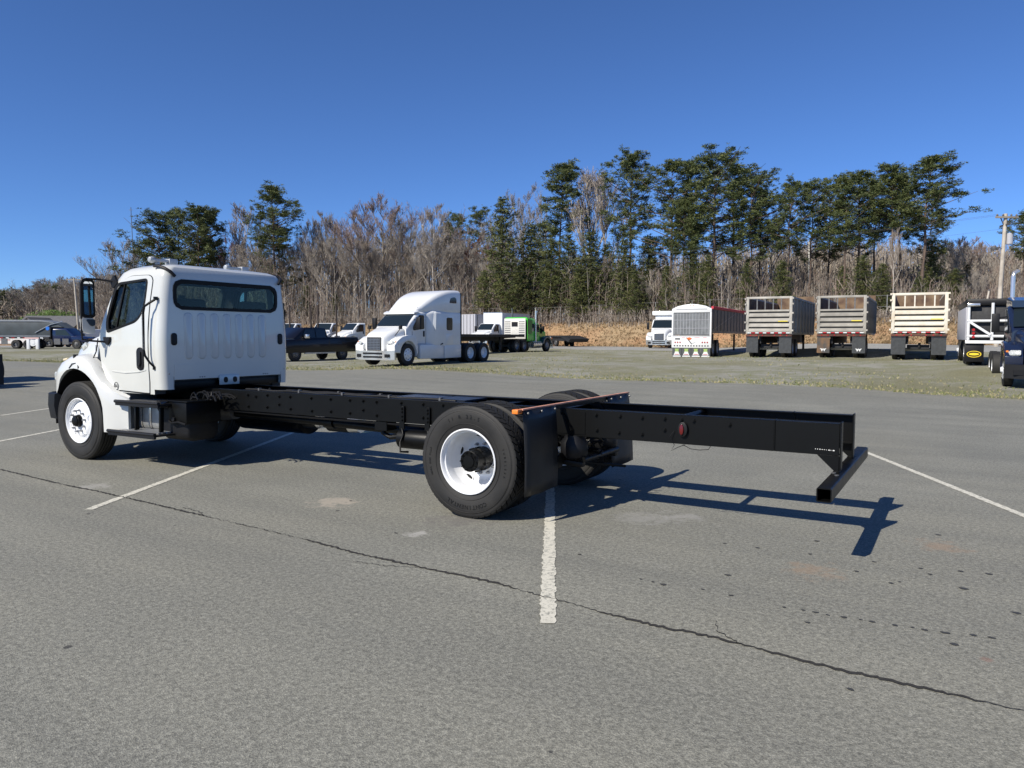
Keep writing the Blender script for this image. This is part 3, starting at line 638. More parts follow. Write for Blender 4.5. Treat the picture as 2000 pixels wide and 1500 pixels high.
for (z, x0, x1, yout) in ((.835,.80,1.70,-1.14),(.455,.72,1.70,-1.20)):
    mb = MB(); mb.tube([(x0,yout+.012,z-.01),(x1,yout+.012,z-.005)],.022,8); mb.box(x0+.06,x1,yout+.02,yout+.40,z-.035,z-.012); mb.box(x0+.02,x1,yout,yout+.03,z-.06,z); mb.tube([(x0+.15,yout+.40,z+.03 if z<.6 else z),(x1-.05,yout+.40,z+.03 if z<.6 else z)],.016,8)
    st = mb.build('step', BLACKPL, truck, smooth=40)
    mt = MB()
    nn = 24
    for k in range(nn):
        x = lerp(x0+.18, x1-.08, k/(nn-1))
        for yy in (.06,.12,.18,.24,.30,.36): mt.obox((x+.006*(1 if yy in (.12,.24,.36) else -1), yout+yy, z-.004), (.010,.005,0), (0,.020,0), (0,0,.011))
    mt.build('step_tread', mat('worn_tread_steel',(.45,.45,.44),.4,.7) if z<.6 else STEEL, st)
for x in (1.10, 1.60):
    mb = MB(); mb.bar((x,-1.02,.83),(x,-1.03,.46),.055,.03); mb.bar((x-.09,-1.03,.82),(x,-1.03,.72),.03); mb.bar((x,-.55,.44),(x+.02,-1.10,.43),.03,.03); mb.build('step_bracket', BLACKP, truck, bev=.005)
mb = MB(); mb.box(1.635,1.985,-.95,-.44,.575,.845); bb = mb.build('battery_box', BLACKP, truck, bev=.012)
mb = MB(); mb.box(1.60,2.02,-.965,-.43,.845,.862); mb.build('box_lid', BLACKP, bb, bev=.006)
mb = MB(); mb.tube([(1.65,-.955,.60),(1.72,-.97,.58),(1.85,-.97,.60),(1.98,-.96,.575)],.012,6); mb.lathe([(0,.03),(-.02,.028)],12,'y',(1.75,-.955,.63),caps=True); mb.build('box_latch', BLACKPL, bb)
mb = MB(); mb.lathe([(-1.06,.05),(-.94,.05)],16,'y',(1.60,0,.815),caps=True); mb.obox((1.56,-.97,.80),(.03,0,0),(0,.05,0),(0,0,.03)); mb.build('filler_cap', mat('shiny_cap',(.1,.1,.1),.15,.8), truck, smooth=40)
mb = MB(); rr_ = random.Random(5)
for k in range(26):
    a = Vector((1.70+rr_.random()*.5, rr_.uniform(-.85,-.5) if rr_.random()<.5 else rr_.uniform(-.3,.3), .868+rr_.random()*.02)); b = a+Vector((rr_.uniform(.05,.25),rr_.uniform(-.1,.1),0)); m_ = (a+b)/2+Vector((0,0,rr_.uniform(.03,.09)))
    mb.tube([a,(a+m_)/2+Vector((0,0,.02)),m_,(m_+b)/2+Vector((0,0,.015)),b],.011,6)
mb.build('air_hoses', BLACKPL, truck, smooth=60)['kind'] = 'stuff'
mb = MB(); mb.box(1.2,2.0,-.42,.42,.80,.93); mb.box(1.50,1.62,-.85,.85,.99,1.09); mb.box(1.3,1.46,-.9,.9,.93,1.05); mb.build('cab_mount', BLACKP, truck, bev=.01)
mb = MB(); mb.tube([(.95,.80,.56),(1.0,.80,.56),(2.3,.80,.56),(2.35,.80,.56)],[.2,.27,.27,.2],28); mb.build('fuel_tank', BLACKP, truck, smooth=40)
mb = MB(); mb.box(.2,1.2,-.35,.35,.62,1.2); mb.build('engine', STEEL, truck, bev=.04)

# ---------- mudflaps and their bar
XB = 6.907
for sg in (-1, 1):
    mb = MB(); rows = []
    for j in range(9):
        z = lerp(1.025,.265,j/8); bow = .02*math.sin(j/8*3)*(1 if sg<0 else 1.4); xo = .01+bow+ (.02 if sg<0 else .06)*(j/8)**2
        rows.append([(XB+.012+xo-.01*math.cos(k*1.2), sg*lerp(1.215,.605,k/6), z) for k in range(7)])
    top = [r for r in rows]
    mb.loft(top, caps=False, closed=False); me_n = len(mb.v)
    fl = mb.build('mudflap', mat('mudflap_rubber',(.009,.0095,.011),.5,noise=.35,nscale=4,bump=.08,bscale=20), truck, smooth=60)
    sol = fl.modifiers.new('s','SOLIDIFY'); sol.thickness = .008
    m2 = MB()
    for yy in (1.17,.92,.66): m2.lathe([(.0,.012),(.012,.012)],8,'x',(XB+.035,sg*yy,1.0),caps=True)
    m2.build('flap_bolt', STEEL, fl)
mb = MB(); mb.box(XB-.02,XB+.018,-1.225,1.225,1.028,1.040); mb.build('mudflap_bar', PINKT, truck)
mb = MB(); mb.box(XB-.025,XB+.004,-1.215,1.215,.988,1.026); mb.build('flap_hanger', BLACKP, truck)
for sg in (-1,1): mb = MB(); mb.bar((XB-.02,sg*.42,1.0),(XB+.12,sg*.46,.78),.05,.02); mb.build('hanger_brace', BLACKP, truck)
mb = MB(); mb.obox((XB-.02,-1.262,1.020),(.030,0,0),(0,.042,0),(0,0,.019)); cl = mb.build('clearance_light', ORANGE, truck, bev=.006)
mb = MB(); mb.obox((XB+.012,-1.258,1.018),(.004,0,0),(0,.02,0),(0,0,.006)); mb.build('lamp_filament', mat('brown_lens',(.15,.03,.01),.3), cl)

for sg, z_ in ((-1,.955),(1,.90)):
    mb = MB(); mb.tube([(2.35+.25*k, sg*(RY-.10+.006*math.sin(k*1.7)), z_+.035+.006*math.sin(k*2.3)) for k in range(14)], .016, 8); lm_ = mb.build('wiring_loom', BLACKPL, truck, smooth=60)
    for k in range(5):
        mb = MB(); mb.box(2.6+k*.7-.012,2.6+k*.7+.012,sg*(RY-.10)-.022,sg*(RY-.10)+.022,z_-.0,z_+.06); mb.build('loom_clip', STEEL, lm_)
# ================================================================== terrain
CTRL = [(t, s, 0.) for t in range(-60, 61, 10) for s in (2, 15)] + [
 (-4.8,34.5,.33),(-2,40,.35),(-12,45,.22),(-29,44,.15),(-9,34,.12),(4,28,.08),(13,21,.05),(15,24,.15),(-45,74,.39),(-60,100,.3),(3,64,.44),(-8,57,.42),(-16,57,.4),
 (11.5,49,.36),(14.3,42,.55),(18,41.5,.56),(20.3,38,.57),(14,30,.27),(19,29.6,.62),(20,47,1.05),(35,45,1.15),(28,62,1.25),(12,72,.72),(0,78,.70),(-20,85,.6),(10,60,.6),(5,38,.35),(26,38,.75),(40,60,1.3),(-100,150,.3),(-140,100,.2),(90,60,1.2),(0,120,.9),(-40,160,.5)]
def smin(t, xs, ys): return interp(xs, ys, t)
def sB(t): return interp([-140,-60,-29.4,-9.1,3.75,10,12.5,20,40,140], [52,50,44.5,33.9,27.8,23.5,20.3,17,14,12], t)
def sR(t): return interp([-140,-40,-10,5,20,35,60,140], [92,86,78,70,49,40,34,28], t)
def H(t, s):
    wsum = z = 0.
    for (a, b, c) in CTRL:
        w = 1/(((t-a)**2+(s-b)**2)+6.)**1.8; wsum += w; z += w*c
    z = z/wsum*sstep((s-13)/9)
    sb = sR(t)+15.5
    k = sstep((t/max(s,1)+.46)/.1)
    z += k*sstep((s-sb)/7.5)*(3.3-z)
    hill = sstep((s-sb-6)/48)*(1.2+5.6*sstep((t-8)/32))
    return z + k*hill
def Hxy(x, y): t, s = TSof(x, y); return H(t, s)
def P(t, s, dz=0): x, y = C0(t, s); return (x, y, H(t, s)+dz)

def ground_mat(name, a, b, c, scale=.35, fine=40, rough=.9, bump=.5, bd=.02, f2=.5, big=.06):
    m = bpy.data.materials.new(name); m.use_nodes = True; nt = m.node_tree; N, L = nt.nodes, nt.links; B = N['Principled BSDF']
    B.inputs['Roughness'].default_value = rough; B.inputs['Specular IOR Level'].default_value = .25
    g = N.new('ShaderNodeNewGeometry').outputs['Position']
    def nz(sc, det=5, ro=.55):
        n = N.new('ShaderNodeTexNoise'); n.inputs['Scale'].default_value = sc; n.inputs['Detail'].default_value = det; n.inputs['Roughness'].default_value = ro; L.new(g, n.inputs[0]); return n.outputs[0]
    def mr(src, lo, hi):
        n = N.new('ShaderNodeMapRange'); n.inputs[1].default_value = lo; n.inputs[2].default_value = hi; L.new(src, n.inputs[0]); return n.outputs[0]
    def mix(f, x, y):
        n = N.new('ShaderNodeMix'); n.data_type = 'RGBA'; L.new(f, n.inputs[0])
        for k, q in ((6, x), (7, y)):
            if isinstance(q, tuple): n.inputs[k].default_value = (*q, 1)
            else: L.new(q, n.inputs[k])
        return n.outputs[2]
    c1 = mix(mr(nz(scale), .42, .60), a, b)
    c2 = mix(mr(nz(big, 4), .45, .62), c1, c)
    vv = N.new('ShaderNodeMix'); vv.data_type = 'RGBA'; vv.blend_type = 'MULTIPLY'; vv.inputs[0].default_value = f2; L.new(c2, vv.inputs[6])
    cr = N.new('ShaderNodeValToRGB'); cr.color_ramp.elements[0].color = (.25,.25,.25,1); cr.color_ramp.elements[1].color = (1.75,1.75,1.7,1); cr.color_ramp.elements[0].position = .33; cr.color_ramp.elements[1].position = .67
    L.new(nz(fine, 3, .7), cr.inputs[0]); L.new(cr.outputs[0], vv.inputs[7]); L.new(vv.outputs[2], B.inputs['Base Color'])
    bp = N.new('ShaderNodeBump'); bp.inputs['Strength'].default_value = bump; bp.inputs['Distance'].default_value = bd; L.new(nz(fine, 4, .7), bp.inputs['Height']); L.new(bp.outputs[0], B.inputs['Normal'])
    return m
def asphalt_mat():
    m = bpy.data.materials.new('asphalt'); m.use_nodes = True; nt = m.node_tree; N, L = nt.nodes, nt.links; B = N['Principled BSDF']
    B.inputs['Roughness'].default_value = .82; B.inputs['Specular IOR Level'].default_value = .3
    g = N.new('ShaderNodeNewGeometry').outputs['Position']
    def nz(sc, det=5, ro=.55, vec=None):
        n = N.new('ShaderNodeTexNoise'); n.inputs['Scale'].default_value = sc; n.inputs['Detail'].default_value = det; n.inputs['Roughness'].default_value = ro; L.new(vec or g, n.inputs[0]); return n.outputs[0]
    def mr(src, lo, hi, a=0, b=1):
        n = N.new('ShaderNodeMapRange'); n.inputs[1].default_value = lo; n.inputs[2].default_value = hi; n.inputs[3].default_value = a; n.inputs[4].default_value = b; L.new(src, n.inputs[0]); return n.outputs[0]
    def math_(op, a, b):
        n = N.new('ShaderNodeMath'); n.operation = op
        for k, q in enumerate((a, b)):
            if isinstance(q, (int, float)): n.inputs[k].default_value = q
            else: L.new(q, n.inputs[k])
        return n.outputs[0]
    def mix(f, x, y, blend='MIX'):
        n = N.new('ShaderNodeMix'); n.data_type = 'RGBA'; n.blend_type = blend
        if isinstance(f, (int, float)): n.inputs[0].default_value = f
        else: L.new(f, n.inputs[0])
        for k, q in ((6, x), (7, y)):
            if isinstance(q, tuple): n.inputs[k].default_value = (*q, 1)
            else: L.new(q, n.inputs[k])
        return n.outputs[2]
    col = mix(mr(nz(.45, 5), .38, .62), (.212,.212,.184), (.172,.173,.152))
    col = mix(mr(nz(.13, 3), .42, .6), col, (.200,.197,.166))
    # driving streaks running along the aisle
    mp = N.new('ShaderNodeMapping'); mp.inputs['Rotation'].default_value = (0,0,R(4)); mp.inputs['Scale'].default_value = (.10,1.3,1); L.new(g, mp.inputs[0])
    col = mix(mr(nz(1.1, 4, .6, mp.outputs[0]), .40, .70, 0, .55), col, (.138,.139,.124))
    # light scuffs
    col = mix(mr(nz(2.6, 6, .7), .62, .76, 0, .5), col, (.285,.28,.25))
    # aggregate
    v = N.new('ShaderNodeTexVoronoi'); v.inputs['Scale'].default_value = 165; L.new(g, v.inputs[0])
    agg = N.new('ShaderNodeValToRGB'); e = agg.color_ramp.elements; e[0].position = .0; e[0].color = (.45,.45,.46,1); e[1].position = 1; e[1].color = (1.75,1.72,1.66,1)
    sep = N.new('ShaderNodeSeparateColor'); L.new(v.outputs['Color'], sep.inputs[0]); L.new(sep.outputs[0], agg.inputs[0])
    col = mix(.5, col, agg.outputs[0], 'MULTIPLY')
    col = mix(.6, col, mixr(N, L, nz(32, 3, .8), .36, .64, .55, 1.5), 'MULTIPLY')
    # small dark oil drips
    v2 = N.new('ShaderNodeTexVoronoi'); v2.inputs['Scale'].default_value = 2.1; v2.inputs['Randomness'].default_value = 1; L.new(g, v2.inputs[0])
    spot = math_('LESS_THAN', v2.outputs['Distance'], mr(nz(.22, 2), .42, .62, .0, .055))
    col = mix(math_('MULTIPLY', spot, .8), col, (.035,.035,.035))
    # stains in known places: (x, y, radius, colour, strength)
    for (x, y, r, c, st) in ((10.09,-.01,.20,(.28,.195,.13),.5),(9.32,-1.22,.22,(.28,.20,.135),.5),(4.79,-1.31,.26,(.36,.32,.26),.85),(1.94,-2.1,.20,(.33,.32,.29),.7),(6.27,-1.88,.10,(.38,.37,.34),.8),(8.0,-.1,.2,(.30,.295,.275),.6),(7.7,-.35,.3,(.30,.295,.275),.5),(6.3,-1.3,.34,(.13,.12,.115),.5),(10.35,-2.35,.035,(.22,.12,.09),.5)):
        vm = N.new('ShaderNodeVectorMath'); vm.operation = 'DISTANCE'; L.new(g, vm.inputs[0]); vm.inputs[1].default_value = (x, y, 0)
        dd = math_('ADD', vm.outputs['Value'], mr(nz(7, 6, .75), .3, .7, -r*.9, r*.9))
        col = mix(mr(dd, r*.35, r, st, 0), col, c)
    L.new(col, B.inputs['Base Color'])
    bp = N.new('ShaderNodeBump'); bp.inputs['Strength'].default_value = .5; bp.inputs['Distance'].default_value = .004
    hh = math_('ADD', v.outputs['Distance'], nz(60, 3, .7)); L.new(hh, bp.inputs['Height']); L.new(bp.outputs[0], B.inputs['Normal'])
    return m
def mixr(N, L, src, lo, hi, a, b):
    n = N.new('ShaderNodeMapRange'); n.inputs[1].default_value = lo; n.inputs[2].default_value = hi; n.inputs[3].default_value = a; n.inputs[4].default_value = b; L.new(src, n.inputs[0])
    c = N.new('ShaderNodeCombineColor')
    for k in range(3): L.new(n.outputs[0], c.inputs[k])
    return c.outputs[0]
ASPH = asphalt_mat()
GRAVEL = ground_mat('gravel_and_weeds', (.285,.278,.240), (.215,.218,.145), (.200,.192,.118), scale=1.1, fine=26, bump=.8, bd=.05, f2=.6, big=.16)
ROADM = ground_mat('road_gravel', (.31,.31,.30), (.26,.26,.25), (.28,.275,.255), .4, 20, bump=.3)
BERM = ground_mat('dry_grass_bank', (.31,.225,.135), (.24,.17,.10), (.38,.20,.105), scale=.5, fine=7, bump=.8, bd=.1, f2=.5)
FLOOR = ground_mat('leaf_litter', (.16,.105,.065), (.11,.075,.048), (.20,.13,.08), scale=.3, fine=8, bump=.8, bd=.1)

tcols = [-140,-110,-85,-70,-60,-52,-45,-40] + [-36+1.5*i for i in range(60)] + [56,62,70,80,95,115,140]
rng = random.Random(11)
edge = {t: sB(t)+.35*math.sin(t*1.3)+.25*math.sin(t*3.1+1)+rng.uniform(-.25,.25) for t in tcols}
def sheet(name, s0, s1, n, m, dz=0, label=None, power=1., kind='structure'):
    vs_, fs_ = [], []
    for t in tcols:
        a, b = s0(t), s1(t)
        for k in range(n+1): vs_.append(P(t, lerp(a, b, (k/n)**power), dz))
    for i in range(len(tcols)-1):
        for k in range(n):
            q = i*(n+1)+k; fs_.append((q, q+n+1, q+n+2, q+1))
    me = fast_mesh(name, vs_, fs_, [m]); me.polygons.foreach_set('use_smooth', [True]*len(me.polygons)); o = link(name, me)
    if kind: tag(o, kind=kind)
    return o
sheet('asphalt_lot', lambda t: -28, lambda t: edge[t], 40, ASPH)
sheet('gravel_lot', lambda t: edge[t], lambda t: sR(t), 26, GRAVEL)
sheet('road', lambda t: sR(t), lambda t: sR(t)+14, 6, ROADM)
bank = sheet('grass_bank', lambda t: sR(t)+14, lambda t: sR(t)+25, 12, BERM)
sheet('forest_floor', lambda t: sR(t)+25, lambda t: sR(t)+115, 22, FLOOR)
vs_ = []; 
x0, y0 = C0(0, 0)
mb = MB(); mb.add([(-1800,-1800,-.6),(1800,-1800,-.6),(1800,1800,-.6),(-1800,1800,-.6)], [(0,1,2,3)]); tag(mb.build('distant_ground', ground_mat('distant_land', (.12,.11,.07), (.09,.09,.05), (.14,.11,.07), .02, .5)), kind='structure')

# ---------- painted lines and the long crack
def paint_mat():
    m = bpy.data.materials.new('worn_line_paint'); m.use_nodes = True; nt = m.node_tree; N, L = nt.nodes, nt.links; B = N['Principled BSDF']; B.inputs['Roughness'].default_value = .75
    g = N.new('ShaderNodeNewGeometry').outputs['Position']; n = N.new('ShaderNodeTexNoise'); n.inputs['Scale'].default_value = 26; n.inputs['Detail'].default_value = 6; n.inputs['Roughness'].default_value = .75; L.new(g, n.inputs[0])
    c = N.new('ShaderNodeValToRGB'); e = c.color_ramp.elements; e[0].position = .37; e[0].color = (.22,.22,.19,1); e[1].position = .50; e[1].color = (.60,.575,.48,1); L.new(n.outputs[0], c.inputs[0]); L.new(c.outputs[0], B.inputs['Base Color'])
    bp = N.new('ShaderNodeBump'); bp.inputs['Strength'].default_value = .3; bp.inputs['Distance'].default_value = .004; L.new(n.outputs[0], bp.inputs['Height']); L.new(bp.outputs[0], B.inputs['Normal'])
    return m
PAINT = paint_mat()
def pline(a, b, w, jag=.006, extra=None):
    a, b = Vector((*a,0)), Vector((*b,0)); d_ = (b-a); L_ = d_.length; d_.normalize(); n_ = Vector((-d_.y,d_.x,0)); k = int(L_/.035); vl = []
    for i in range(k+1):
        p = a+d_*L_*i/k
        for sg in (-1, 1): q = p+n_*sg*(w/2+random.uniform(-jag,jag)); vl.append((q.x,q.y,Hxy(q.x,q.y)+.004))
    me = fast_mesh('parking_line', vl, [(2*i,2*i+2,2*i+3,2*i+1) for i in range(k)], [PAINT]); tag(link('parking_line', me), kind='structure')
pline((3.03,-2.80), (-.9,4.6), .085)
pline((8.16,-3.085), (5.3,2.4), .095, .009)
pline((8.93,5.37), (11.55,-.10), .085)
pline((-2.60,-1.20), (-3.75,.92), .085)
pline((-7.0,1.2), (-9.6,6.2), .085)
CRACK = [(-6.0,-1.6),(-3.0,-1.85),(-.072,-2.106),(1.646,-2.24),(2.362,-2.26),(3.612,-2.349),(4.59,-2.422),(5.622,-2.499),(6.259,-2.580),(7.036,-2.610),(7.481,-2.62),(7.915,-2.692),(8.146,-2.716),(8.375,-2.763),(8.581,-2.784),(8.773,-2.797),(8.978,-2.787),(9.266,-2.819),(9.51,-2.861),(9.848,-2.879),(10.176,-2.888),(10.475,-2.908),(11.4,-2.98),(13,-3.1)]
def crack(path, w, step=.022, jit=.013, name='pavement_crack'):
    r_ = random.Random(2); pts = []
    for (a, b) in zip(path, path[1:]):
        L_ = math.dist(a, b); n = max(1, int(L_/step))
        for i in range(n): pts.append((lerp(a[0],b[0],i/n)+r_.uniform(-jit,jit)*.5, lerp(a[1],b[1],i/n)+r_.uniform(-jit,jit)))
    vl = []; ww = w
    for i, p in enumerate(pts):
        ww = max(w*.25, min(w*1.9, ww+r_.uniform(-.5,.5)*w)); vl += [(p[0],p[1]-ww/2,Hxy(*p)+.0045),(p[0],p[1]+ww/2,Hxy(*p)+.0045)]
    me = fast_mesh(name, vl, [(2*i,2*i+2,2*i+3,2*i+1) for i in range(len(pts)-1)], [mat('crack_dark', (.030,.028,.025), .95, noise=.4, nscale=30, tex='geo')]); return tag(link(name, me), kind='structure')
crack(CRACK, .016)
for br in ([(9.20,-2.81),(9.05,-2.70),(8.98,-2.52)],[(6.9,-2.60),(6.6,-2.72),(6.2,-2.78)],[(4.2,-2.40),(4.0,-2.30),(3.7,-2.28)]): crack(br, .005, .02, .014)

SPOTS = [(7.71,-1.72,2),(8.5,-2.07,3),(8.82,-1.64,3),(9.21,-.36,3),(8.84,-.82,2),(8.58,-.83,2),(9.23,-.79,2),(8.95,-2.05,2),(9.47,-2.09,2),(9.63,-2.09,2),(9.78,-2.08,2),(9.9,-2.07,2),(9.46,-2.29,2),(10.05,-2.06,2),(10.15,-2.05,3),(10.2,-2.21,3),(9.98,-.76,2),(10.04,-.88,2),(10.23,-.69,3),(10.24,-1.11,4),(10.4,-.66,3),(10.06,.38,3),(9.59,-1.08,2),(9.67,-.76,2),(10.52,-1.47,4),(9.82,-1.24,2),(9.78,-3.08,2),(10.38,-2.0,2),(10.29,-2.01,2),(8.42,-2.05,1),(8.33,-2.04,1),(9.29,-2.1,1),(9.4,-2.09,1),(9.54,-2.1,1),(9.72,-2.08,1),(9.99,-2.06,1),(8.76,-2.03,1),(9.87,-1.18,1),(5.1,-1.6,2),(4.9,-1.2,2),(6.1,-1.95,2),(3.2,-2.9,2)]
mb = MB(); r_ = random.Random(9)
for (x, y, k) in SPOTS:
    rr = .006+.0042*k; mb.add([(x+rr*r_.uniform(.6,1.3)*math.cos(a)*1.3, y+rr*r_.uniform(.6,1.2)*math.sin(a), .0042) for a in [2*math.pi*i/9 for i in range(9)]], [tuple(range(9))])
tag(mb.build('oil_drips', mat('oil_drip', (.045,.045,.043), .7)), kind='structure')
# ================================================================== woods
def bark(name, a, b): return mat(name, a, .9, col2=b, nscale=3, bump=.5, bscale=12)
BARK_P = bark('pine_bark', (.14,.10,.075), (.085,.062,.05)); BARK_B = bark('grey_bark', (.32,.285,.24), (.19,.165,.135)); BARK_W = bark('pale_bark', (.52,.48,.42), (.33,.29,.25))
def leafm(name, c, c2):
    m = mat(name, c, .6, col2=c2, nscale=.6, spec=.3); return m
NEED = [leafm('pine_needles', (.078,.100,.034), (.050,.070,.025)), leafm('pine_needles_light', (.15,.165,.055), (.10,.12,.042))]  # pale tone gives random variation and painted highlights
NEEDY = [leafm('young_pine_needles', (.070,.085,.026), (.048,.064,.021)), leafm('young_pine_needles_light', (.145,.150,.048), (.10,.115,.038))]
TWIG = [leafm('twigs_grey', (.34,.305,.26), (.24,.21,.18)), leafm('twigs_brown', (.29,.245,.195), (.195,.16,.13)), leafm('twigs_red', (.28,.21,.18), (.21,.155,.13)), leafm('twigs_pale', (.36,.31,.26), (.25,.21,.18)), leafm('twigs_rust', (.27,.10,.06), (.18,.07,.045))]
class TB:        # raw tree geometry
    def __init__(s): s.v = []; s.f = []; s.m = []
    def seg(s, a, b, ra, rb, n=4, m=0):
        d_ = (b-a)
        if d_.length < 1e-4: return
        u = d_.orthogonal().normalized(); w = d_.normalized().cross(u); k = len(s.v)
        for p, r in ((a, ra), (b, rb)):
            for j in range(n): an = 2*math.pi*j/n; s.v.append(tuple(p+(u*math.cos(an)+w*math.sin(an))*r))
        for j in range(n): s.f.append((k+j, k+(j+1)%n, k+n+(j+1)%n, k+n+j)); s.m.append(m)
    def ribbon(s, a, b, w, rg, m=0):
        d_ = b-a; u = d_.cross(Vector((rg.uniform(-1,1), rg.uniform(-1,1), rg.uniform(-1,1))))
        if u.length < 1e-5: return
        u.normalize(); k = len(s.v); s.v += [tuple(a-u*w/2), tuple(a+u*w/2), tuple(b+u*w*.2), tuple(b-u*w*.2)]; s.f.append((k,k+1,k+2,k+3)); s.m.append(m)
    def tuft(s, c, r, rg, m, n=11, flat=.6):
        for _ in range(n):
            d_ = Vector((rg.gauss(0,1), rg.gauss(0,1), rg.gauss(.25,.8)*flat+.15))
            if d_.length < .1: continue
            d_.normalize(); e = c+d_*r*rg.uniform(.7,1.25); u = d_.cross(Vector((rg.uniform(-1,1),rg.uniform(-1,1),rg.uniform(-1,1)))).normalized(); w = r*rg.uniform(.07,.135); k = len(s.v)
            a = c+d_*r*.1; s.v += [tuple(a), tuple((a+e)/2+u*w), tuple(e), tuple((a+e)/2-u*w)]; s.f.append((k,k+1,k+2,k+3)); s.m.append(m)
    def mesh(s, name, mats): return fast_mesh(name, s.v, s.f, mats, s.m)
def trunk_path(rg, h, lean=.02, wob=.15, n=8):
    p = [Vector((0,0,-.3))]; dx, dy = rg.uniform(-lean,lean)*h, rg.uniform(-lean,lean)*h
    for i in range(1, n+1): f = i/n; p.append(Vector((dx*f+rg.uniform(-wob,wob)*f, dy*f+rg.uniform(-wob,wob)*f, h*f)))
    return p
def at_path(p, f):
    n = len(p)-1; x = min(max(f,0),.9999)*n; i = int(x); return p[i].lerp(p[i+1], x-i)
def pine(seed, h=22, start=.48, spread=4.2, kind='tall'):
    rg = random.Random(seed); T = TB(); F = TB(); tp = trunk_path(rg, h, .025 if kind=='tall' else .01, .25 if kind=='tall' else .06, 9); r0 = h*.0105
    for i in range(9): T.seg(tp[i], tp[i+1], r0*(1-i/9.6), r0*(1-(i+1)/9.6), 6)
    if kind == 'tall':
        for k in range(rg.randint(5,9)):       # dead stubs under the crown
            f = rg.uniform(start*.55, start); a = rg.uniform(0,6.28); p = at_path(tp, f); T.seg(p, p+Vector((math.cos(a),math.sin(a),rg.uniform(-.1,.3)))*rg.uniform(.6,2.2), .045, .01, 3)
    nl = 60 if kind == 'tall' else 78
    side_bias = rg.uniform(0,6.28)
    for k in range(nl):
        g = (k+rg.random())/nl; f = lerp(start, .985, g)
        if kind == 'tall': Lm = spread*(.38+.95*math.sin(math.pi*min(1,g*.86+.12))**.9)*rg.uniform(.45,1.15)*(1-.30*g)
        else: Lm = spread*(1-g)**.8*rg.uniform(.75,1.12)+.35
        a = k*2.4+rg.uniform(-.5,.5); Lm *= 1+.22*math.cos(a-side_bias)
        if kind == 'tall' and rg.random() < .12: continue
        p = at_path(tp, f); up_ = rg.uniform(.05,.45)+(.5*g if kind=='tall' else .25)
        d_ = Vector((math.cos(a),math.sin(a),up_)).normalized(); e1 = p+d_*Lm*.55; e2 = e1+(d_+Vector((rg.uniform(-.3,.3),rg.uniform(-.3,.3),rg.uniform(-.05,.3)))).normalized()*Lm*.5
        rb = .022+.012*Lm; T.seg(p, e1, rb, rb*.6, 3); T.seg(e1, e2, rb*.6, rb*.2, 3)
        if kind == 'tall':
            for _c in range(rg.choice((3,3,4,4,5))):
                g2 = rg.uniform(.42, 1.02); cc = (p.lerp(e1, g2/.55) if g2 < .55 else e1.lerp(e2, (g2-.55)/.45))+Vector((rg.gauss(0,.22),rg.gauss(0,.22),rg.uniform(0,.25)))*(.5+.22*Lm)
                rc = rg.uniform(.34,.62)*(.8+.07*Lm)
                for q in range(rg.randint(7,11)):
                    o_ = Vector((rg.gauss(0,1),rg.gauss(0,1),rg.gauss(0,.6)))*rc*.62
                    F.tuft(cc+o_, rg.uniform(.26,.42), rg, 1 if rg.random() < .22+.45*(o_.z > .05) else 0, 13)  # upper tufts favour pale needles: sunlit clump tops put into the colour
            continue
        nt_ = int(5+Lm*4.2)
        for q in range(nt_):
            g2 = rg.uniform(.12, 1.0); c = (p.lerp(e1, g2/.55) if g2 < .55 else e1.lerp(e2, (g2-.55)/.45))
            off = Vector((rg.gauss(0,1),rg.gauss(0,1),rg.gauss(.05,.45)))*(.20+.13*Lm)*(1.15-.35*g2)
            F.tuft(c+off, rg.uniform(.26,.44), rg, 1 if rg.random() < .30+.3*(off.z>0) else 0, 14)  # more pale needles above the limb, painting sunlight on its top
    F.tuft(tp[-1]+Vector((0,0,.1)), .5, rg, 1, 14)
    return T, F
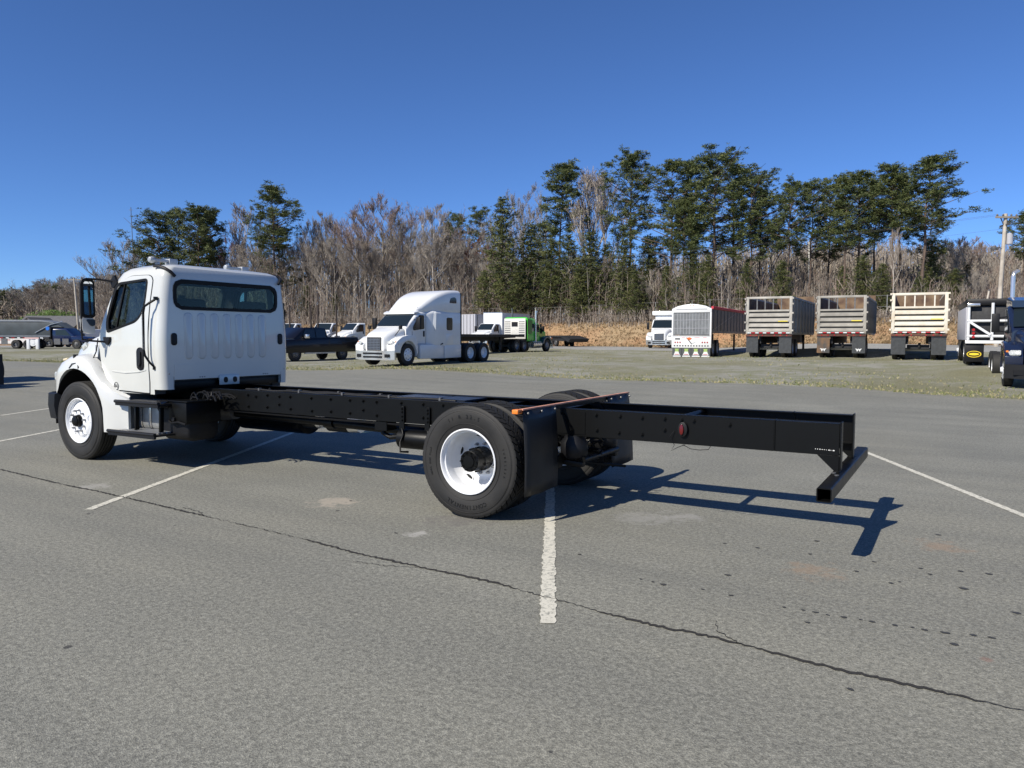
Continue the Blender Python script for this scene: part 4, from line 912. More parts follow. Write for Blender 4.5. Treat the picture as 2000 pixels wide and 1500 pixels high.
def bare(seed, h=18, spread=.55, fork=.28, up_=.6, nprim=9, wd=.025, dens=1.):
    rg = random.Random(seed); T = TB(); F = TB(); tp = trunk_path(rg, h*.92, .03, .3, 8); r0 = h*.010
    for i in range(8): T.seg(tp[i], tp[i+1], r0*(1-i/8.6), r0*(1-(i+1)/8.6), 6)
    def grow(p, d_, L_, r_, lv):
        q = p; dd = d_.copy(); nseg = 3 if lv < 2 else 2; pts = [p]
        for i in range(nseg):
            dd = (dd+Vector((rg.uniform(-.22,.22),rg.uniform(-.22,.22),rg.uniform(-.05,.22)))).normalized(); nq = q+dd*L_/nseg
            if lv <= 1: T.seg(q, nq, r_*(1-i/nseg*.6), r_*(1-(i+1)/nseg*.6), 4 if lv == 0 else 3)
            elif lv == 2: F.ribbon(q, nq, max(wd*1.5, r_*2), rg, 0); F.ribbon(q, nq, max(wd*1.5, r_*2), rg, 0)
            else: F.ribbon(q, nq, wd*(1.15 if lv == 3 else 1.), rg, 0)
            q = nq; pts.append(q)
        if lv >= 4: return
        nb = (7,6,5,4)[lv]
        for k in range(int(nb*(dens if lv > 1 else 1)+.5)):
            f = rg.uniform(.25,1.0) if lv < 3 else rg.uniform(.1,1); x = f*nseg*.999; i = int(x); b = pts[i].lerp(pts[i+1], x-i)
            ax = Vector((rg.uniform(-1,1),rg.uniform(-1,1),rg.uniform(-.05,1.2))).normalized(); nd = (dd+ax*rg.uniform(.55,1.0)+Vector((0,0,.18))).normalized(); grow(b, nd, L_*rg.uniform(.38,.62), r_*.45, lv+1)
    for k in range(nprim):
        f = lerp(fork, .97, (k+rg.random()*.6)/nprim); a = k*2.4+rg.uniform(-.4,.4); p = at_path(tp, f); d_ = Vector((math.cos(a)*(1-up_*.6), math.sin(a)*(1-up_*.6), up_+.25*f)).normalized()
        grow(p, d_, h*spread*(1.12-f)*rg.uniform(.7,1.0)+.8, r0*(.62*(1-f)+.16), 0)
    return T, F
PM = {}
for k in range(5):
    T, F = pine(100+k, 22, (.48,.40,.54,.36,.56)[k], (4.2,4.8,3.7,5.0,3.5)[k]); PM['tall',k] = (T.mesh('pine_trunk', [BARK_P]), F.mesh('pine_crown', NEED), 22)
for k in range(3):
    T, F = pine(200+k, 14, .10, (3.3,2.7,3.8)[k], 'young'); PM['young',k] = (T.mesh('pine_trunk', [BARK_P]), F.mesh('pine_crown', NEEDY), 14)
for k in range(5):
    T, F = bare(300+k, 18, (.50,.40,.56,.36,.46)[k], (.25,.40,.20,.35,.3)[k], (.55,.75,.5,.8,.65)[k], (10,9,11,9,10)[k]); tm = T.mesh('bare_trunk', [BARK_B])
    fm = F.mesh('bare_crown', [TWIG[k%2]]); PM['bare',k] = (tm, fm, 18)
for nm, src, tw in (('red',2,TWIG[2]),('rust',4,TWIG[4]),('pale',1,TWIG[3])):
    a, b, h_ = PM['bare',src]; b2 = b.copy(); b2.materials[0] = tw; a2 = a
    if nm == 'pale': a2 = a.copy(); a2.materials[0] = BARK_W
    PM[nm,0] = (a2, b2, h_)
T, F = bare(411, 22, .50, .30, .85, 8, .045, .75); PM['pale',1] = (T.mesh('bare_trunk', [BARK_W]), F.mesh('bare_crown', [TWIG[3]]), 22)
trees = []
NAMES = {'tall':'pine_tree','young':'young_pine_tree','bare':'bare_tree','red':'bare_tree','rust':'bare_tree','pale':'bare_tree'}
GROUP = {'tall':'tall pines at the wood edge','young':'young bushy pines at the wood edge','bare':'leafless trees in the wood','red':'leafless trees in the wood','rust':'leafless trees in the wood','pale':'leafless trees in the wood'}
LAB = {'tall':'tall dark green pine standing in the wood behind the lot','young':'bushy young pine with foliage down to the brush behind the lot','bare':'leafless grey brown tree among the others in the wood behind the lot'}
def tree(kind, var, t, s, top=None, h=None, rz=None, sc=None, label=None, wide=1.):
    tm, fm, h0 = PM[kind, var]; x, y, z = P(t, s); z -= .1
    if top is not None: h = top-z
    k = h/h0; o = empty(NAMES[kind], (x, y, z), rz if rz is not None else random.uniform(0,6.28), label or LAB[kind if kind in LAB else 'bare'], 'tree', GROUP[kind]); o.scale = (k*wide,k*wide,k)
    link('trunk', tm, o); link('crown', fm, o); trees.append(o); return o
def sbm(t): return sR(t)+15.5
def bear(px, extra=14):           # lateral/forward position of a wood-edge spot seen along a bearing
    b = (px-1000)/1481.; s = 90.
    for _ in range(12): s = .5*s+.5*(sbm(b*s)+extra)
    return b*s, s
def topz(px, y, s): return 1.667+(657.5-y)/1481.*s
def wt(kind, var, px, ytop, extra=14, **kw):
    t, s = bear(px, extra); return tree(kind, var, t, s, top=topz(px, ytop, s), **kw)
# prominent pines, left to right
for (px, y, k, ex, w, lab) in ((322,428,3,20,1.3,'broad dark pine behind the white cab, left of two'),(352,420,1,24,1.1,None),(392,414,0,18,1.15,'dark pine with a double top behind the white cab roof'),(412,420,4,22,1.0,None),
    (540,374,2,12,1.15,'tall lone pine with a high round crown right of the white cab'),(552,450,3,16,1.25,None),(298,475,1,26,1.0,None),(895,425,1,34,.8,None),(938,418,3,30,.9,None),(880,440,2,36,.8,None),
    (1088,332,4,14,1.05,'tall slender pine left of the white barked forked tree'),(1062,440,1,20,1.0,None),(1226,311,0,12,1.05,'tall pine with a round head standing clear between sky gaps'),(1308,324,1,14,1.1,None),(1346,322,0,20,1.05,None),(1388,309,3,13,1.25,'broadest and tallest pine in the dense group right of centre'),
    (1428,330,1,19,1.15,None),(1462,352,3,14,1.1,None),(1480,372,0,22,1.0,None),(1332,395,2,10,1.1,None),(1532,362,0,13,1.0,None),(1576,362,1,15,1.05,None),(1612,368,3,20,.9,None),(1645,352,0,12,1.1,None),(1672,343,1,16,1.15,None),(1702,356,2,21,1.05,None),
    (1740,330,4,14,1.1,None),(1752,350,0,22,.95,None),(1793,314,2,11,1.35,'tall open pine at the right end with long side branches'),(1812,380,1,20,1.0,None),(1992,420,0,24,1.15,None),(2030,400,1,20,1.2,None),(2080,390,0,14,1.2,None),(1275,470,1,24,1.0,None)):
    wt('tall', k, px, y, ex, wide=w, label=lab)
for (px, y, k, ex, w, lab) in ((978,392,0,8,1.05,'full conical pine reaching the ground behind the green truck'),(1035,440,1,11,1.2,None),(1075,470,2,9,1.1,None),(1110,462,0,12,1.2,None),(1152,455,1,10,1.3,None),(1185,478,2,13,1.2,None),(1218,470,0,9,1.2,None),(1262,462,1,14,1.2,None),(1350,480,2,11,1.1,None),(1380,500,0,9,1.1,None),
    (1300,520,1,8,1.1,None),(1455,515,0,10,1.1,None),(1522,510,1,8,1.3,None),(1680,500,2,11,1.3,None),(1720,515,0,9,1.3,None),(1640,520,1,14,1.2,None),(1810,470,0,14,1.2,None),(1860,525,2,12,1.3,None),(1880,510,1,20,1.2,None),(1790,540,0,9,1.3,None),(1010,520,2,7,1.2,None),(1130,520,0,7,1.3,None),(945,530,1,9,1.2,None),(1240,530,2,7,1.3,None),(600,560,1,14,1.2,None),(655,575,0,10,1.2,None)):
    wt('young', k, px, y, ex, wide=w, label=lab)
for (kind, k, px, y, ex, w, lab) in (('bare',2,240,482,24,1.2,'round leafless tree left of the white cab roof'),('pale',1,486,410,22,1.1,'pale leafless tree between the two dark pine groups'),('red',0,745,402,14,1.5,'broad leafless tree with reddish buds behind the white sleeper truck'),('red',0,700,425,18,1.2,None),('pale',0,848,400,12,1.1,None),
    ('rust',0,925,470,18,.9,'leafless tree with rusty red buds left of the conical pine'),('pale',1,1150,340,18,1.15,'tall white barked forked tree without leaves between two pines'),('pale',1,1178,352,22,.95,None),('bare',1,640,418,14,1.,None),('bare',3,612,430,18,1.,None),('bare',0,1020,380,30,1.,None),('red',0,1882,470,22,1.4,None),('bare',2,1855,470,16,1.2,None),('pale',0,1740,445,8,.6,None),('bare',1,1500,420,24,1,None),('rust',0,440,470,30,1.,None),('bare',2,395,480,36,1,None)):
    wt(kind, k, px, y, ex, wide=w, label=lab)
rg = random.Random(21)
px = 215
while px < 2120:
    for row in range(2 if px < 1230 else (1 if rg.random() < .65 else 0)):
        base = interp([215,450,560,700,860,1000,1250,1500,1700,1900,2100], [545,482,468,442,452,465,505,535,540,530,530], px)
        y = base+rg.uniform(-12,48)+(row*10); k = rg.randrange(5)
        kind = 'bare' if rg.random() < .85 else 'pale'
        wt(kind, k if kind == 'bare' else 0, px+rg.uniform(-7,7), y, rg.uniform(8,16)+row*14, wide=rg.uniform(.85,1.15))
    px += rg.uniform(24,34)
# trees far off on the left
for k in range(58):
    px = -60+rg.uniform(0,1)*330; s = rg.uniform(150,215); yt = interp([-60,0,40,90,150,270], [572,568,563,556,552,528], px)+rg.uniform(-4,18)
    t = (px-1000)/1481*s; kind = 'tall' if rg.random() < (.6 if px < 70 else .25) else 'bare'
    tree(kind, rg.randrange(5), t, s, top=topz(px, yt+(6 if kind=='tall' else 0), s), wide=rg.uniform(1.3,1.9), label=('dark pine in the far treeline at the left' if kind=='tall' else 'leafless tree in the far treeline at the left'))
for o in trees:
    if 'far treeline' in o['label']: o['group'] = 'far pines at the left' if 'pine' in o['label'] else 'far leafless trees at the left'
# brush: thin stems and twigs too many to count
def brush(name, n, mats, smin_, smax_, hmin, hmax, pxr, wd, seed, fan=3, lab='', cat='undergrowth', left=False):
    rg = random.Random(seed); F = TB()
    for _ in range(n):
        px = rg.uniform(*pxr)
        if left: s = rg.uniform(smin_, smax_); t = (px-1000)/1481*s
        else: t, s = bear(px, rg.uniform(smin_, smax_))
        x, y, z = P(t, s); h = rg.uniform(hmin, hmax)*(interp([900,1150,1450,2000],[1.45 if hmin > 4 else 1,1,.62,.42],px) if not left else 1); a = Vector((x,y,z-.1)); b = a+Vector((rg.uniform(-.12,.12)*h, rg.uniform(-.12,.12)*h, h)); m = rg.randrange(len(mats))
        c = a.lerp(b, .5)+Vector((rg.uniform(-.1,.1),rg.uniform(-.1,.1),0)); F.ribbon(a, c, wd*1.5, rg, m); F.ribbon(c, b, wd, rg, m)
        for k in range(fan):
            p = a.lerp(b, rg.uniform(.3,.95)); F.ribbon(p, p+Vector((rg.uniform(-.3,.3)*h*.6, rg.uniform(-.3,.3)*h*.6, rg.uniform(.05,.3)*h)), wd*.8, rg, m)
    o = link(name, F.mesh(name, mats)); tag(o, lab, cat, kind='stuff'); return o
brush('undergrowth', 7500, [TWIG[0],TWIG[1],TWIG[1],TWIG[2]], 7, 30, 2.0, 7.0, (180,2150), .05, 5, 5, 'tangled brown brush and saplings along the wood edge')
brush('bank_brush', 5000, [TWIG[1],TWIG[0],TWIG[1],TWIG[3]], 5.0, 11, .6, 2.2, (180,2150), .05, 6, 5, 'low reddish brush on top of the grass bank')
brush('deep_wood', 6000, [TWIG[0],TWIG[1],BARK_B], 28, 62, 5, 9, (180,2150), .11, 7, 6, 'grey mass of stems deep inside the wood', 'wood')
brush('far_wood', 5000, [TWIG[1],TWIG[0]], 160, 230, 3, 9, (-80,290), .22, 8, 5, 'brown mass of far woodland on the left', 'wood', True)
# dry grass tufts on the bank
rg = random.Random(31); F = TB(); GM = [mat('dry_straw', (.38,.29,.165), .8, col2=(.33,.215,.12), nscale=2), mat('dry_straw_dark', (.20,.14,.07), .85)]
for _ in range(9000):
    t, s = bear(rg.uniform(540,2100), rg.uniform(-1.5,7)); x, y, z = P(t, s); c = Vector((x,y,z-.02)); m = 0 if rg.random() < .65 else 1; hh = rg.uniform(.08,.26)
    for _k in range(4): F.ribbon(c, c+Vector((rg.uniform(-.8,.8),rg.uniform(-.8,.8),1))*hh, .07, rg, m)
tag(link('dry_grass', F.mesh('dry_grass', GM)), 'dry straw coloured grass tufts covering the bank', 'grass', kind='stuff')
F = TB(); GG = [mat('weed_green', (.20,.22,.075), .8, col2=(.15,.17,.06), nscale=2), mat('weed_straw', (.36,.32,.17), .85)]
for _ in range(15000):
    t = rg.uniform(-34,34); s = sB(t)+.3+(sR(t)-sB(t))*rg.random()**1.6*.95
    if rg.random() < .35: s = sB(t)+abs(rg.gauss(0,1.1))+.1
    elif (math.sin(t*.6)+math.sin(s*.45+t*.2)+rg.uniform(-1,1)) < .35: continue
    x, y, z = P(t, s); c = Vector((x,y,z-.01)); m = 0 if rg.random() < .5 else 1; hh = rg.uniform(.03,.085)
    for _k in range(4): F.ribbon(c, c+Vector((rg.uniform(-.7,.7),rg.uniform(-.7,.7),1))*hh, .02, rg, m)
tag(link('weeds', F.mesh('weeds', GG)), 'low weeds growing in patches through the gravel', 'grass', kind='stuff')

ORD = 'first second third fourth fifth sixth seventh eighth ninth tenth eleventh twelfth thirteenth fourteenth fifteenth sixteenth seventeenth eighteenth nineteenth twentieth'.split()
ORD += ['twenty '+w for w in ORD[:9]]+['thirtieth']+['thirty '+w for w in ORD[:9]]+['fortieth']+['forty '+w for w in ORD[:9]]
ZONES = [(-200,170,'left of the cab mirrors'),(170,300,'just left of the white cab roof'),(300,430,'above the white cab roof'),(430,560,'right of the white cab roof'),(560,700,'above the black pickup'),(700,830,'above the white sleeper tractor'),(830,900,'behind the high sleeper roof'),(900,1060,'above the green tractor'),(1060,1270,'above the bare grass bank'),(1270,1450,'above the hopper trailer'),(1450,1590,'above the left dump trailer'),(1590,1715,'above the middle dump trailer'),(1715,1860,'above the cream dump trailer'),(1860,2600,'beside the tall utility pole')]
base_ = {}
for o in trees:
    if o['label'] in LAB.values() or 'far treeline' in o['label']:
        t, s = TSof(o.location.x, o.location.y); pxx = 1000+1481*t/s
        z_ = next(z[2] for z in ZONES if z[0] <= pxx < z[1]); kd = 'dark pine' if 'pine' in o['label'] and 'bushy' not in o['label'] else ('bushy young pine' if 'bushy' in o['label'] else 'leafless grey brown tree')
        far = 'far ' if 'far treeline' in o['label'] else ''
        base_.setdefault((far+kd, z_), []).append((pxx, o))
for (kd, z_), lst in base_.items():
    for i, (_, o) in enumerate(sorted(lst, key=lambda q: q[0])): o['label'] = '%s %s, %s from the left' % (kd, z_, ORD[min(i, len(ORD)-1)]) if len(lst) > 1 else '%s standing alone of its kind %s' % (kd, z_)
# ================================================================== vehicles parked in the background. local axes: x forward, y left, z up
def spot(px, s, az, dz=0):
    t = (px-1000)/1481.*s; x, y, z = P(t, s); return (x, y, z+dz), R(az)
HALO = {}
def bgwheel(kind):
    if kind in HALO: return HALO[kind]
    r, w = .515, (.28 if kind != 'dual' else .60); h = w/2
    mb = MB(); pr = [(-h*.8,.29),(-h,.40),(-h*.97,.47),(-h*.85,r),(h*.85,r),(h*.97,.47),(h,.40),(h*.8,.29)]
    if kind == 'dual': pr = [(-.27,.29),(-.30,.40),(-.29,.47),(-.27,r),(-.06,r),(-.03,.42),(.0,.42),(.03,.42),(.06,r),(.27,r),(.29,.47),(.30,.40),(.27,.29)]
    mb.lathe(pr, 28, 'y'); ty = mb.mesh('wheel', RUBBER, 40)
    mb = MB()
    if kind == 'dual': mb.lathe([(-.27,.30),(-.275,.285),(-.16,.265),(-.12,.24),(-.10,.16),(-.10,.12),(-.20,.10),(-.205,.001)], 28, 'y')
    else: mb.lathe([(-.12,.30),(-.125,.285),(-.08,.255),(-.12,.225),(-.14,.19),(-.14,.10),(-.20,.08),(-.205,.001)], 28, 'y')
    n0 = len(mb.f)
    for k in range(8 if kind != 'dual' else 5):
        a = 2*math.pi*k/(8 if kind != 'dual' else 5); rr = .215 if kind != 'dual' else .205; yy = -.133 if kind != 'dual' else -.115
        mb.add([(rr*math.cos(a)+.03*math.cos(b), yy, rr*math.sin(a)+.03*math.sin(b)) for b in (0,1.05,2.1,3.14,4.19,5.24)], [tuple(range(6))], 1)
    rim = mb
    HALO[kind] = (ty, rim); return HALO[kind]
RIMCACHE = {}
def put_wheel(root, x, y, kind='steer', rim_m=None, r=1., z=None):
    rim_m = rim_m or RIMW; ty, rim = bgwheel(kind)
    key = (kind, rim_m.name)
    if key not in RIMCACHE: RIMCACHE[key] = rim.mesh('rim', [rim_m, BLACKPL], 40)
    w = link('wheel', ty, root, (x, y, (z if z is not None else .515*r)), (0,0,math.pi if y > 0 else 0), (r,r,r)); link('rim', RIMCACHE[key], w); return w
def rsec(x, w, z0, z1, r=.1, n=3, y=0):
    return [(x, u, v) for u, v in rrect(2*w, z1-z0, min(r, w*.9, (z1-z0)*.45), n, y, (z0+z1)/2)]
GLS = DGLASS
def semi(name, label, cat, pos, rz, body, axles=(-5.2,-6.5), cabx=(-.15,-.45,-.9,-1.55), roof=2.55, beltz=1.85, hood=(1.0,1.3), sleeper=None, hz=None, group=None, stripe=None, chrome_bumper=True, stacks=False, rim=None, accent=None, frame_end=None, grille_m=None, square=False, skirts=True):
    o = empty(name, pos, rz, label, cat, group); xw0, xA, xR, xB = cabx; W = 1.0 if not square else .92
    nose, nz_ = hood
    # hood
    mb = MB(); n = 6; secs = []
    for i in range(n+1):
        f = i/n; x = lerp(nose, xw0+.05, f); zt_ = lerp(nz_, beltz, f**.75 if not square else .5+.5*f); w = lerp(.58, .86, f**.7) if not square else lerp(.50,.62,f)
        if i == 0: secs += [rsec(x+.06, w*.72, .66, zt_-.16, .2, 5), rsec(x+.04, w*.9, .62, zt_-.06, .2, 5)]
        secs.append(rsec(x, w, .6, zt_, .24 if not square else .1, 5))
    mb.loft(secs); mb.build('hood', body, o, smooth=45)
    # fenders
    for sg in (-1, 1):
        if square: outl = [(.75,.62),(.72,1.0),(.45,1.22),(0,1.3),(-.45,1.2),(-.72,.95),(-.95,.62),(-.62,.62)]+[(.60*math.cos(R(a)), .52+.60*math.sin(R(a))) for a in range(165,10,-15)]+[(.62,.62)]
        else: outl = [(1.0,.62),(1.02,.95),(.80,1.16),(.45,1.34),(0,1.42),(-.45,1.40),(-.62,1.3),(-.70,.62),(-.60,.45)]+[(.62*math.cos(R(a)), .52+.64*math.sin(R(a))) for a in range(175,0,-13)]+[(.63,.62)]
        mb = MB(); mb.prism([(u, sg*.70, v) for u, v in outl], (0, sg*.47, 0)); mb.build('fender', accent or body, o, bev=.055, seg=3)
        mb = MB()
        if square: mb.lathe([(-.06,.10),(.06,.13)],14,'x',(.95,sg*.88,1.12),caps=True)
        else: mb.obox((.93,sg*.96,1.02),(.09,-sg*.07,.06),(-.04,sg*.13,0),(-.03,0,.075))
        hl = mb.build('headlight', CLEARL, o, bev=.02)
        mb = MB(); mb.obox((.80,sg*1.125,1.05),(.08,-sg*.02,.05),(0,sg*.03,0),(0,0,.035)); mb.build('turn_signal', ORANGE, hl)
    mb = MB(); mb.box(nose+.02,nose+.085,-.42,.42,.72,nz_-.10); gz = mb.build('grille', grille_m or DARKW, o, bev=.02)
    mb = MB()
    for k in range(7): mb.box(nose+.08,nose+.10,-.37,.37,.76+k*(nz_-.9)/7,.785+k*(nz_-.9)/7)
    for k in range(9): mb.box(nose+.08,nose+.098,-.36+k*.085,-.34+k*.085,.75,nz_-.14)
    mb.build('grille_bar', mat('grille_grey',(.22,.24,.27),.35,.6), gz)
    mb = MB(); mb.loft([[(1.02,-1.16,.30),(1.02,-1.16,.72),(.92,-1.16,.74),(.92,-1.16,.30)],[(1.16,-.8,.28),(1.16,-.8,.70),(1.0,-.8,.72),(1.0,-.8,.28)],[(1.2,0,.28),(1.2,0,.70),(1.05,0,.72),(1.05,0,.28)],[(1.16,.8,.28),(1.16,.8,.70),(1.0,.8,.72),(1.0,.8,.28)],[(1.02,1.16,.30),(1.02,1.16,.72),(.92,1.16,.74),(.92,1.16,.30)]])
    bp = mb.build('bumper', CHROME if chrome_bumper else BLACKPL, o, smooth=40)
    mb = MB(); mb.box(1.13,1.21,-.55,.55,.38,.46); mb.box(1.13,1.212,-.55,.55,.54,.62); mb.box(1.05,1.18,-.95,-.7,.4,.55); mb.box(1.05,1.18,.7,.95,.4,.55); mb.build('bumper_slot', BLACKPL, bp)
    # cab
    mb = MB(); secs = [rsec(xw0, W*.93, .85, beltz-.04, .14), rsec(lerp(xw0,xR,.35), W*.97, .85, lerp(beltz,roof,.34), .10), rsec(lerp(xw0,xR,.7), W*.985, .85, lerp(beltz,roof,.69), .10), rsec(xR, W, .85, roof-.02, .14), rsec(xR-.12, W, .85, roof+.03, .14), rsec(xB, W, .85, roof+.03, .14)]
    mb.loft(secs); cb_ = mb.build('cab', body, o, smooth=35)
    # windshield laid on the slanted front
    def wp(f, y, off): return (lerp(xw0, xR, f)+off-.03*(y/W)**2, y, lerp(beltz, roof, f)*1.0+off*.5+.0)
    nrm_ = Vector((roof-beltz, 0, xw0-xR)).normalized()
    rows = []
    for f in (.06,.5,.92):
        rows.append([tuple(Vector((lerp(xw0,xR,f), y, lerp(beltz,roof,f)))+nrm_*(.055-.035*abs(y/W)**3)) for y in [W*.90*k/4*(1-.08*f) for k in range(-4,5)]])
    mb = MB(); mb.loft(rows, caps=False, closed=False); mb.build('windshield', GLS, o, smooth=60)
    for sg in (-1, 1):
        mb = MB(); zt2 = roof-.13
        mb.prism([(u, sg*(W-.005), v) for u, v in round_poly([(xA-.12,beltz-.16),(xA-.08,beltz),(xR-.05,zt2),(xB+.22,zt2),(xB+.20,beltz-.08)],.06,3)], (0,sg*.015,0)); dw = mb.build('door_window', GLS, o)
        mb = MB(); mb.prism([(xB+.20, sg*W, 1.35),(xB+.30, sg*W, 1.35),(xB+.30, sg*W, 1.62),(xB+.20, sg*W, 1.62)], (0,sg*.03,0)); mb.build('door_handle', BLACKPL, o, bev=.01)
        mb = MB()
        for a, b in (((xA-.02,1.0),(xA-.02,beltz-.2)),((xB+.12,1.0),(xB+.10,roof-.1)),((xA-.02,1.0),(xB+.12,1.0))): mb.bar((a[0],sg*(W+.002),a[1]),(b[0],sg*(W+.002),b[1]),.014,.01)
        mb.build('door_seam', STEEL, o)
        mb = MB(); mb.bar((xA-.15,sg*W,roof-.35),(xA-.08,sg*(W+.32),roof-.40),.04); mb.bar((xA-.15,sg*W,beltz-.1),(xA-.08,sg*(W+.32),beltz-.05),.04); mb.box(xA-.16,xA-.02,sg*(W+.34)-.11,sg*(W+.34)+.11,beltz-.1,roof-.25); mb.build('mirror', BLACKPL, o, bev=.02)
        mb = MB(); mb.box(xB+.1,xA-.05,sg*(W-.15)-.12,sg*(W-.15)+.12,.38,.44); mb.box(xB+.1,xA-.05,sg*(W-.15)-.12,sg*(W-.15)+.12,.72,.78); mb.build('step', ALU, o)
    end = min(axles)-.9 if frame_end is None else frame_end
    for sg in (-1, 1):
        mb = MB(); mb.box(end, .9, sg*.42-.04, sg*.42+.04, .72, .98); mb.build('frame_rail', BLACKPL, o)
        put_wheel(o, 0, sg*1.0, 'steer', rim)
        for ax in axles: put_wheel(o, ax, sg*.88, 'dual', rim)
    mb = MB(); mb.box(-.06,.06,-.95,.95,.45,.56)
    for ax in axles: mb.box(ax-.08,ax+.08,-.9,.9,.44,.60)
    mb.build('axle', BLACKPL, o)
    if sleeper:
        xS, zS, wS = sleeper
        mb = MB(); mb.loft([rsec(xB+.02, W+.02, .85, roof+.02, .14), rsec(xB-.35, wS, .85, roof+.1, .14), rsec(xS, wS, .85, roof+.1, .12)]); mb.build('sleeper', body, o, smooth=35)
        for sg in (-1, 1):
            mb = MB(); c_ = xS+.95; mb.prism([(c_+u, sg*(wS-.004), 1.98+v) for u, v in rrect(.50,.62,.09,3)], (0,sg*.016,0)); mb.build('sleeper_window', GLS, o)
            mb = MB(); mb.prism([(c_+u, sg*(wS-.002), 1.22+v) for u, v in rrect(.62,.56,.05,2)], (0,sg*.008,0)); mb.build('luggage_door', body, o, bev=.004)
            if zS > roof+.5:
                mb = MB(); mb.prism([(xS+u, sg*(wS-.02), v) for u, v in round_poly([(.35,3.02),(.95,3.02),(.85,3.26),(.55,3.33),(.38,3.28)],.06,3)], (0,sg*.035,0)); mb.build('loft_window', GLS, o)
                mb = MB(); mb.prism([(xB-.15, sg*(W+.02), roof-.15),(xB-.42, sg*(wS+.02), roof+.05),(xB-.38, sg*(wS+.02), beltz-.15)], (0,sg*.04,0)); mb.build('side_fairing', body, o)
        if zS > roof+.5:
            mb = MB(); secs = []
            for i in range(10):
                f = i/9; x = lerp(xR-.02, xS, f); g = (1-(1-f)**2.6); secs.append(rsec(x, lerp(W*.82, wS, min(1,g*1.05)), roof-.05, lerp(roof+.10, zS, g), .22))
            mb.loft(secs); mb.build('roof_fairing', body, o, smooth=50)
            for sg in (-1,1):
                mb = MB(); mb.tube([(lerp(xR,xS,f), sg*lerp(W*.70,wS-.02,(1-(1-f)**2.6)), lerp(roof+.15,zS-.25,(1-(1-f)**1.6))) for f in (.05,.2,.4,.6,.8)], .035, 6); mb.build('fairing_crease', body, o, smooth=60)
            mb = MB(); mb.box(xS-.12,xS-.01,-wS,wS,1.0,zS-.12); mb.build('side_extender', BLACKPL, o)
        if skirts:
            for sg in (-1, 1):
                mb = MB(); mb.prism([(xB+.75, sg*.95, .30),(xB+.75, sg*.95, .98),(lerp(xB,xS,.45), sg*.95, .98),(lerp(xB,xS,.45), sg*.95, .28)], (0,sg*.24,0)); mb.build('side_skirt', body, o, bev=.04)
                mb = MB(); mb.prism([(lerp(xB,xS,.47), sg*.95, .28),(lerp(xB,xS,.47), sg*.95, .97),(xS-.1, sg*.95, .97),(xS-.1, sg*.95, .30)], (0,sg*.24,0)); mb.build('side_skirt', body, o, bev=.04)
                mb = MB(); mb.bar((xB-.7,sg*1.12,.90),(xB-1.0,sg*1.22,1.02),.05); mb.build('skirt_latch', BLACKPL, o)
    if stacks:
        for sg in (-1, 1):
            xx, hh = stacks; mb = MB(); mb.tube([(xx,sg*1.1,.7),(xx,sg*1.1,hh-.15),(xx-.05,sg*1.1,hh),(xx-.22,sg*1.1,hh+.06)],.065,10); mb.tube([(xx,sg*1.1,1.0),(xx,sg*1.1,2.0)],.10,12); mb.build('exhaust_stack', CHROME, o, smooth=50)
    return o

DARKW = mat('dark_steel', (.02,.02,.022), .6, noise=.4)
WHT = mat('white_truck_paint', (.72,.73,.73), .3, coat=.5, noise=.06, nscale=2)
NAVY = mat('navy_truck_paint', (.010,.016,.04), .22, coat=.8)
GREEN = mat('bright_green_paint', (.07,.50,.045), .3, coat=.6)
# --- white high roof sleeper tractor
pos, rz = spot(793, 35.2, -90)
cx, cy = -1.0, 0
x_, y_, z_ = pos; pos = (x_-1.0, y_, z_)
lt_ = semi('sleeper_tractor', 'big white sleeper tractor with high roof fairing and chrome bumper on the gravel', 'truck', pos, rz, WHT, axles=(-5.15,-6.45), cabx=(-.10,-.45,-.95,-1.6), roof=2.5, beltz=1.80, hood=(1.0,1.42), sleeper=(-4.15,3.68,1.20))
mb = MB()
for sg in (-1,1): mb.tube([(.55,sg*.80,1.38),(.30,sg*.92,1.72)],.02,6); mb.tube([(.30,sg*.92,1.70),(.28,sg*.92,1.86)],.09,10)
mb.build('hood_mirror', BLACKPL, lt_, smooth=40)
mb = MB(); mb.box(-.86,-.84,.20,.36,2.30,2.36); mb.build('window_sticker', WHT, lt_)
mb = MB(); mb.loft([rsec(-.72,.93,2.42,2.50,.03), rsec(-.98,1.0,2.46,2.58,.04)]); mb.build('sun_visor', WHT, lt_, smooth=50)

# --- bright green sleeper tractor, seen from behind, pulling a flatbed
gpos, _ = spot(1066, 64, 0)
az_g = 90
def gworld(lx, ly=0): return (gpos[0]+lx*math.cos(R(az_g))-ly*math.sin(R(az_g)), gpos[1]+lx*math.sin(R(az_g))+ly*math.cos(R(az_g)))
GP = (gpos[0]-1.0, gpos[1], gpos[2])
gt = semi('green_tractor', 'bright green long nose tractor with white louvered headache panel and twin stacks', 'truck', GP, R(az_g), GREEN, axles=(-3.9,-5.1), cabx=(-.75,-.95,-1.1,-2.1), roof=2.35, beltz=1.75, hood=(.85,1.60), sleeper=(-3.3,2.75,1.05), square=True, skirts=False, accent=mat('dark_teal_fender',(.03,.07,.08),.25,coat=.5), rim=mat('dull_rim',(.30,.31,.33),.4,.5))
for o_ in [c for c in gt.children if c.name.startswith('cab')]: pass
mb = MB(); mb.loft([rsec(-2.05,1.05,.9,2.72,.2),rsec(-3.3,1.08,.9,2.80,.2)]); mb.build('sleeper_shell', GREEN, gt, smooth=40)
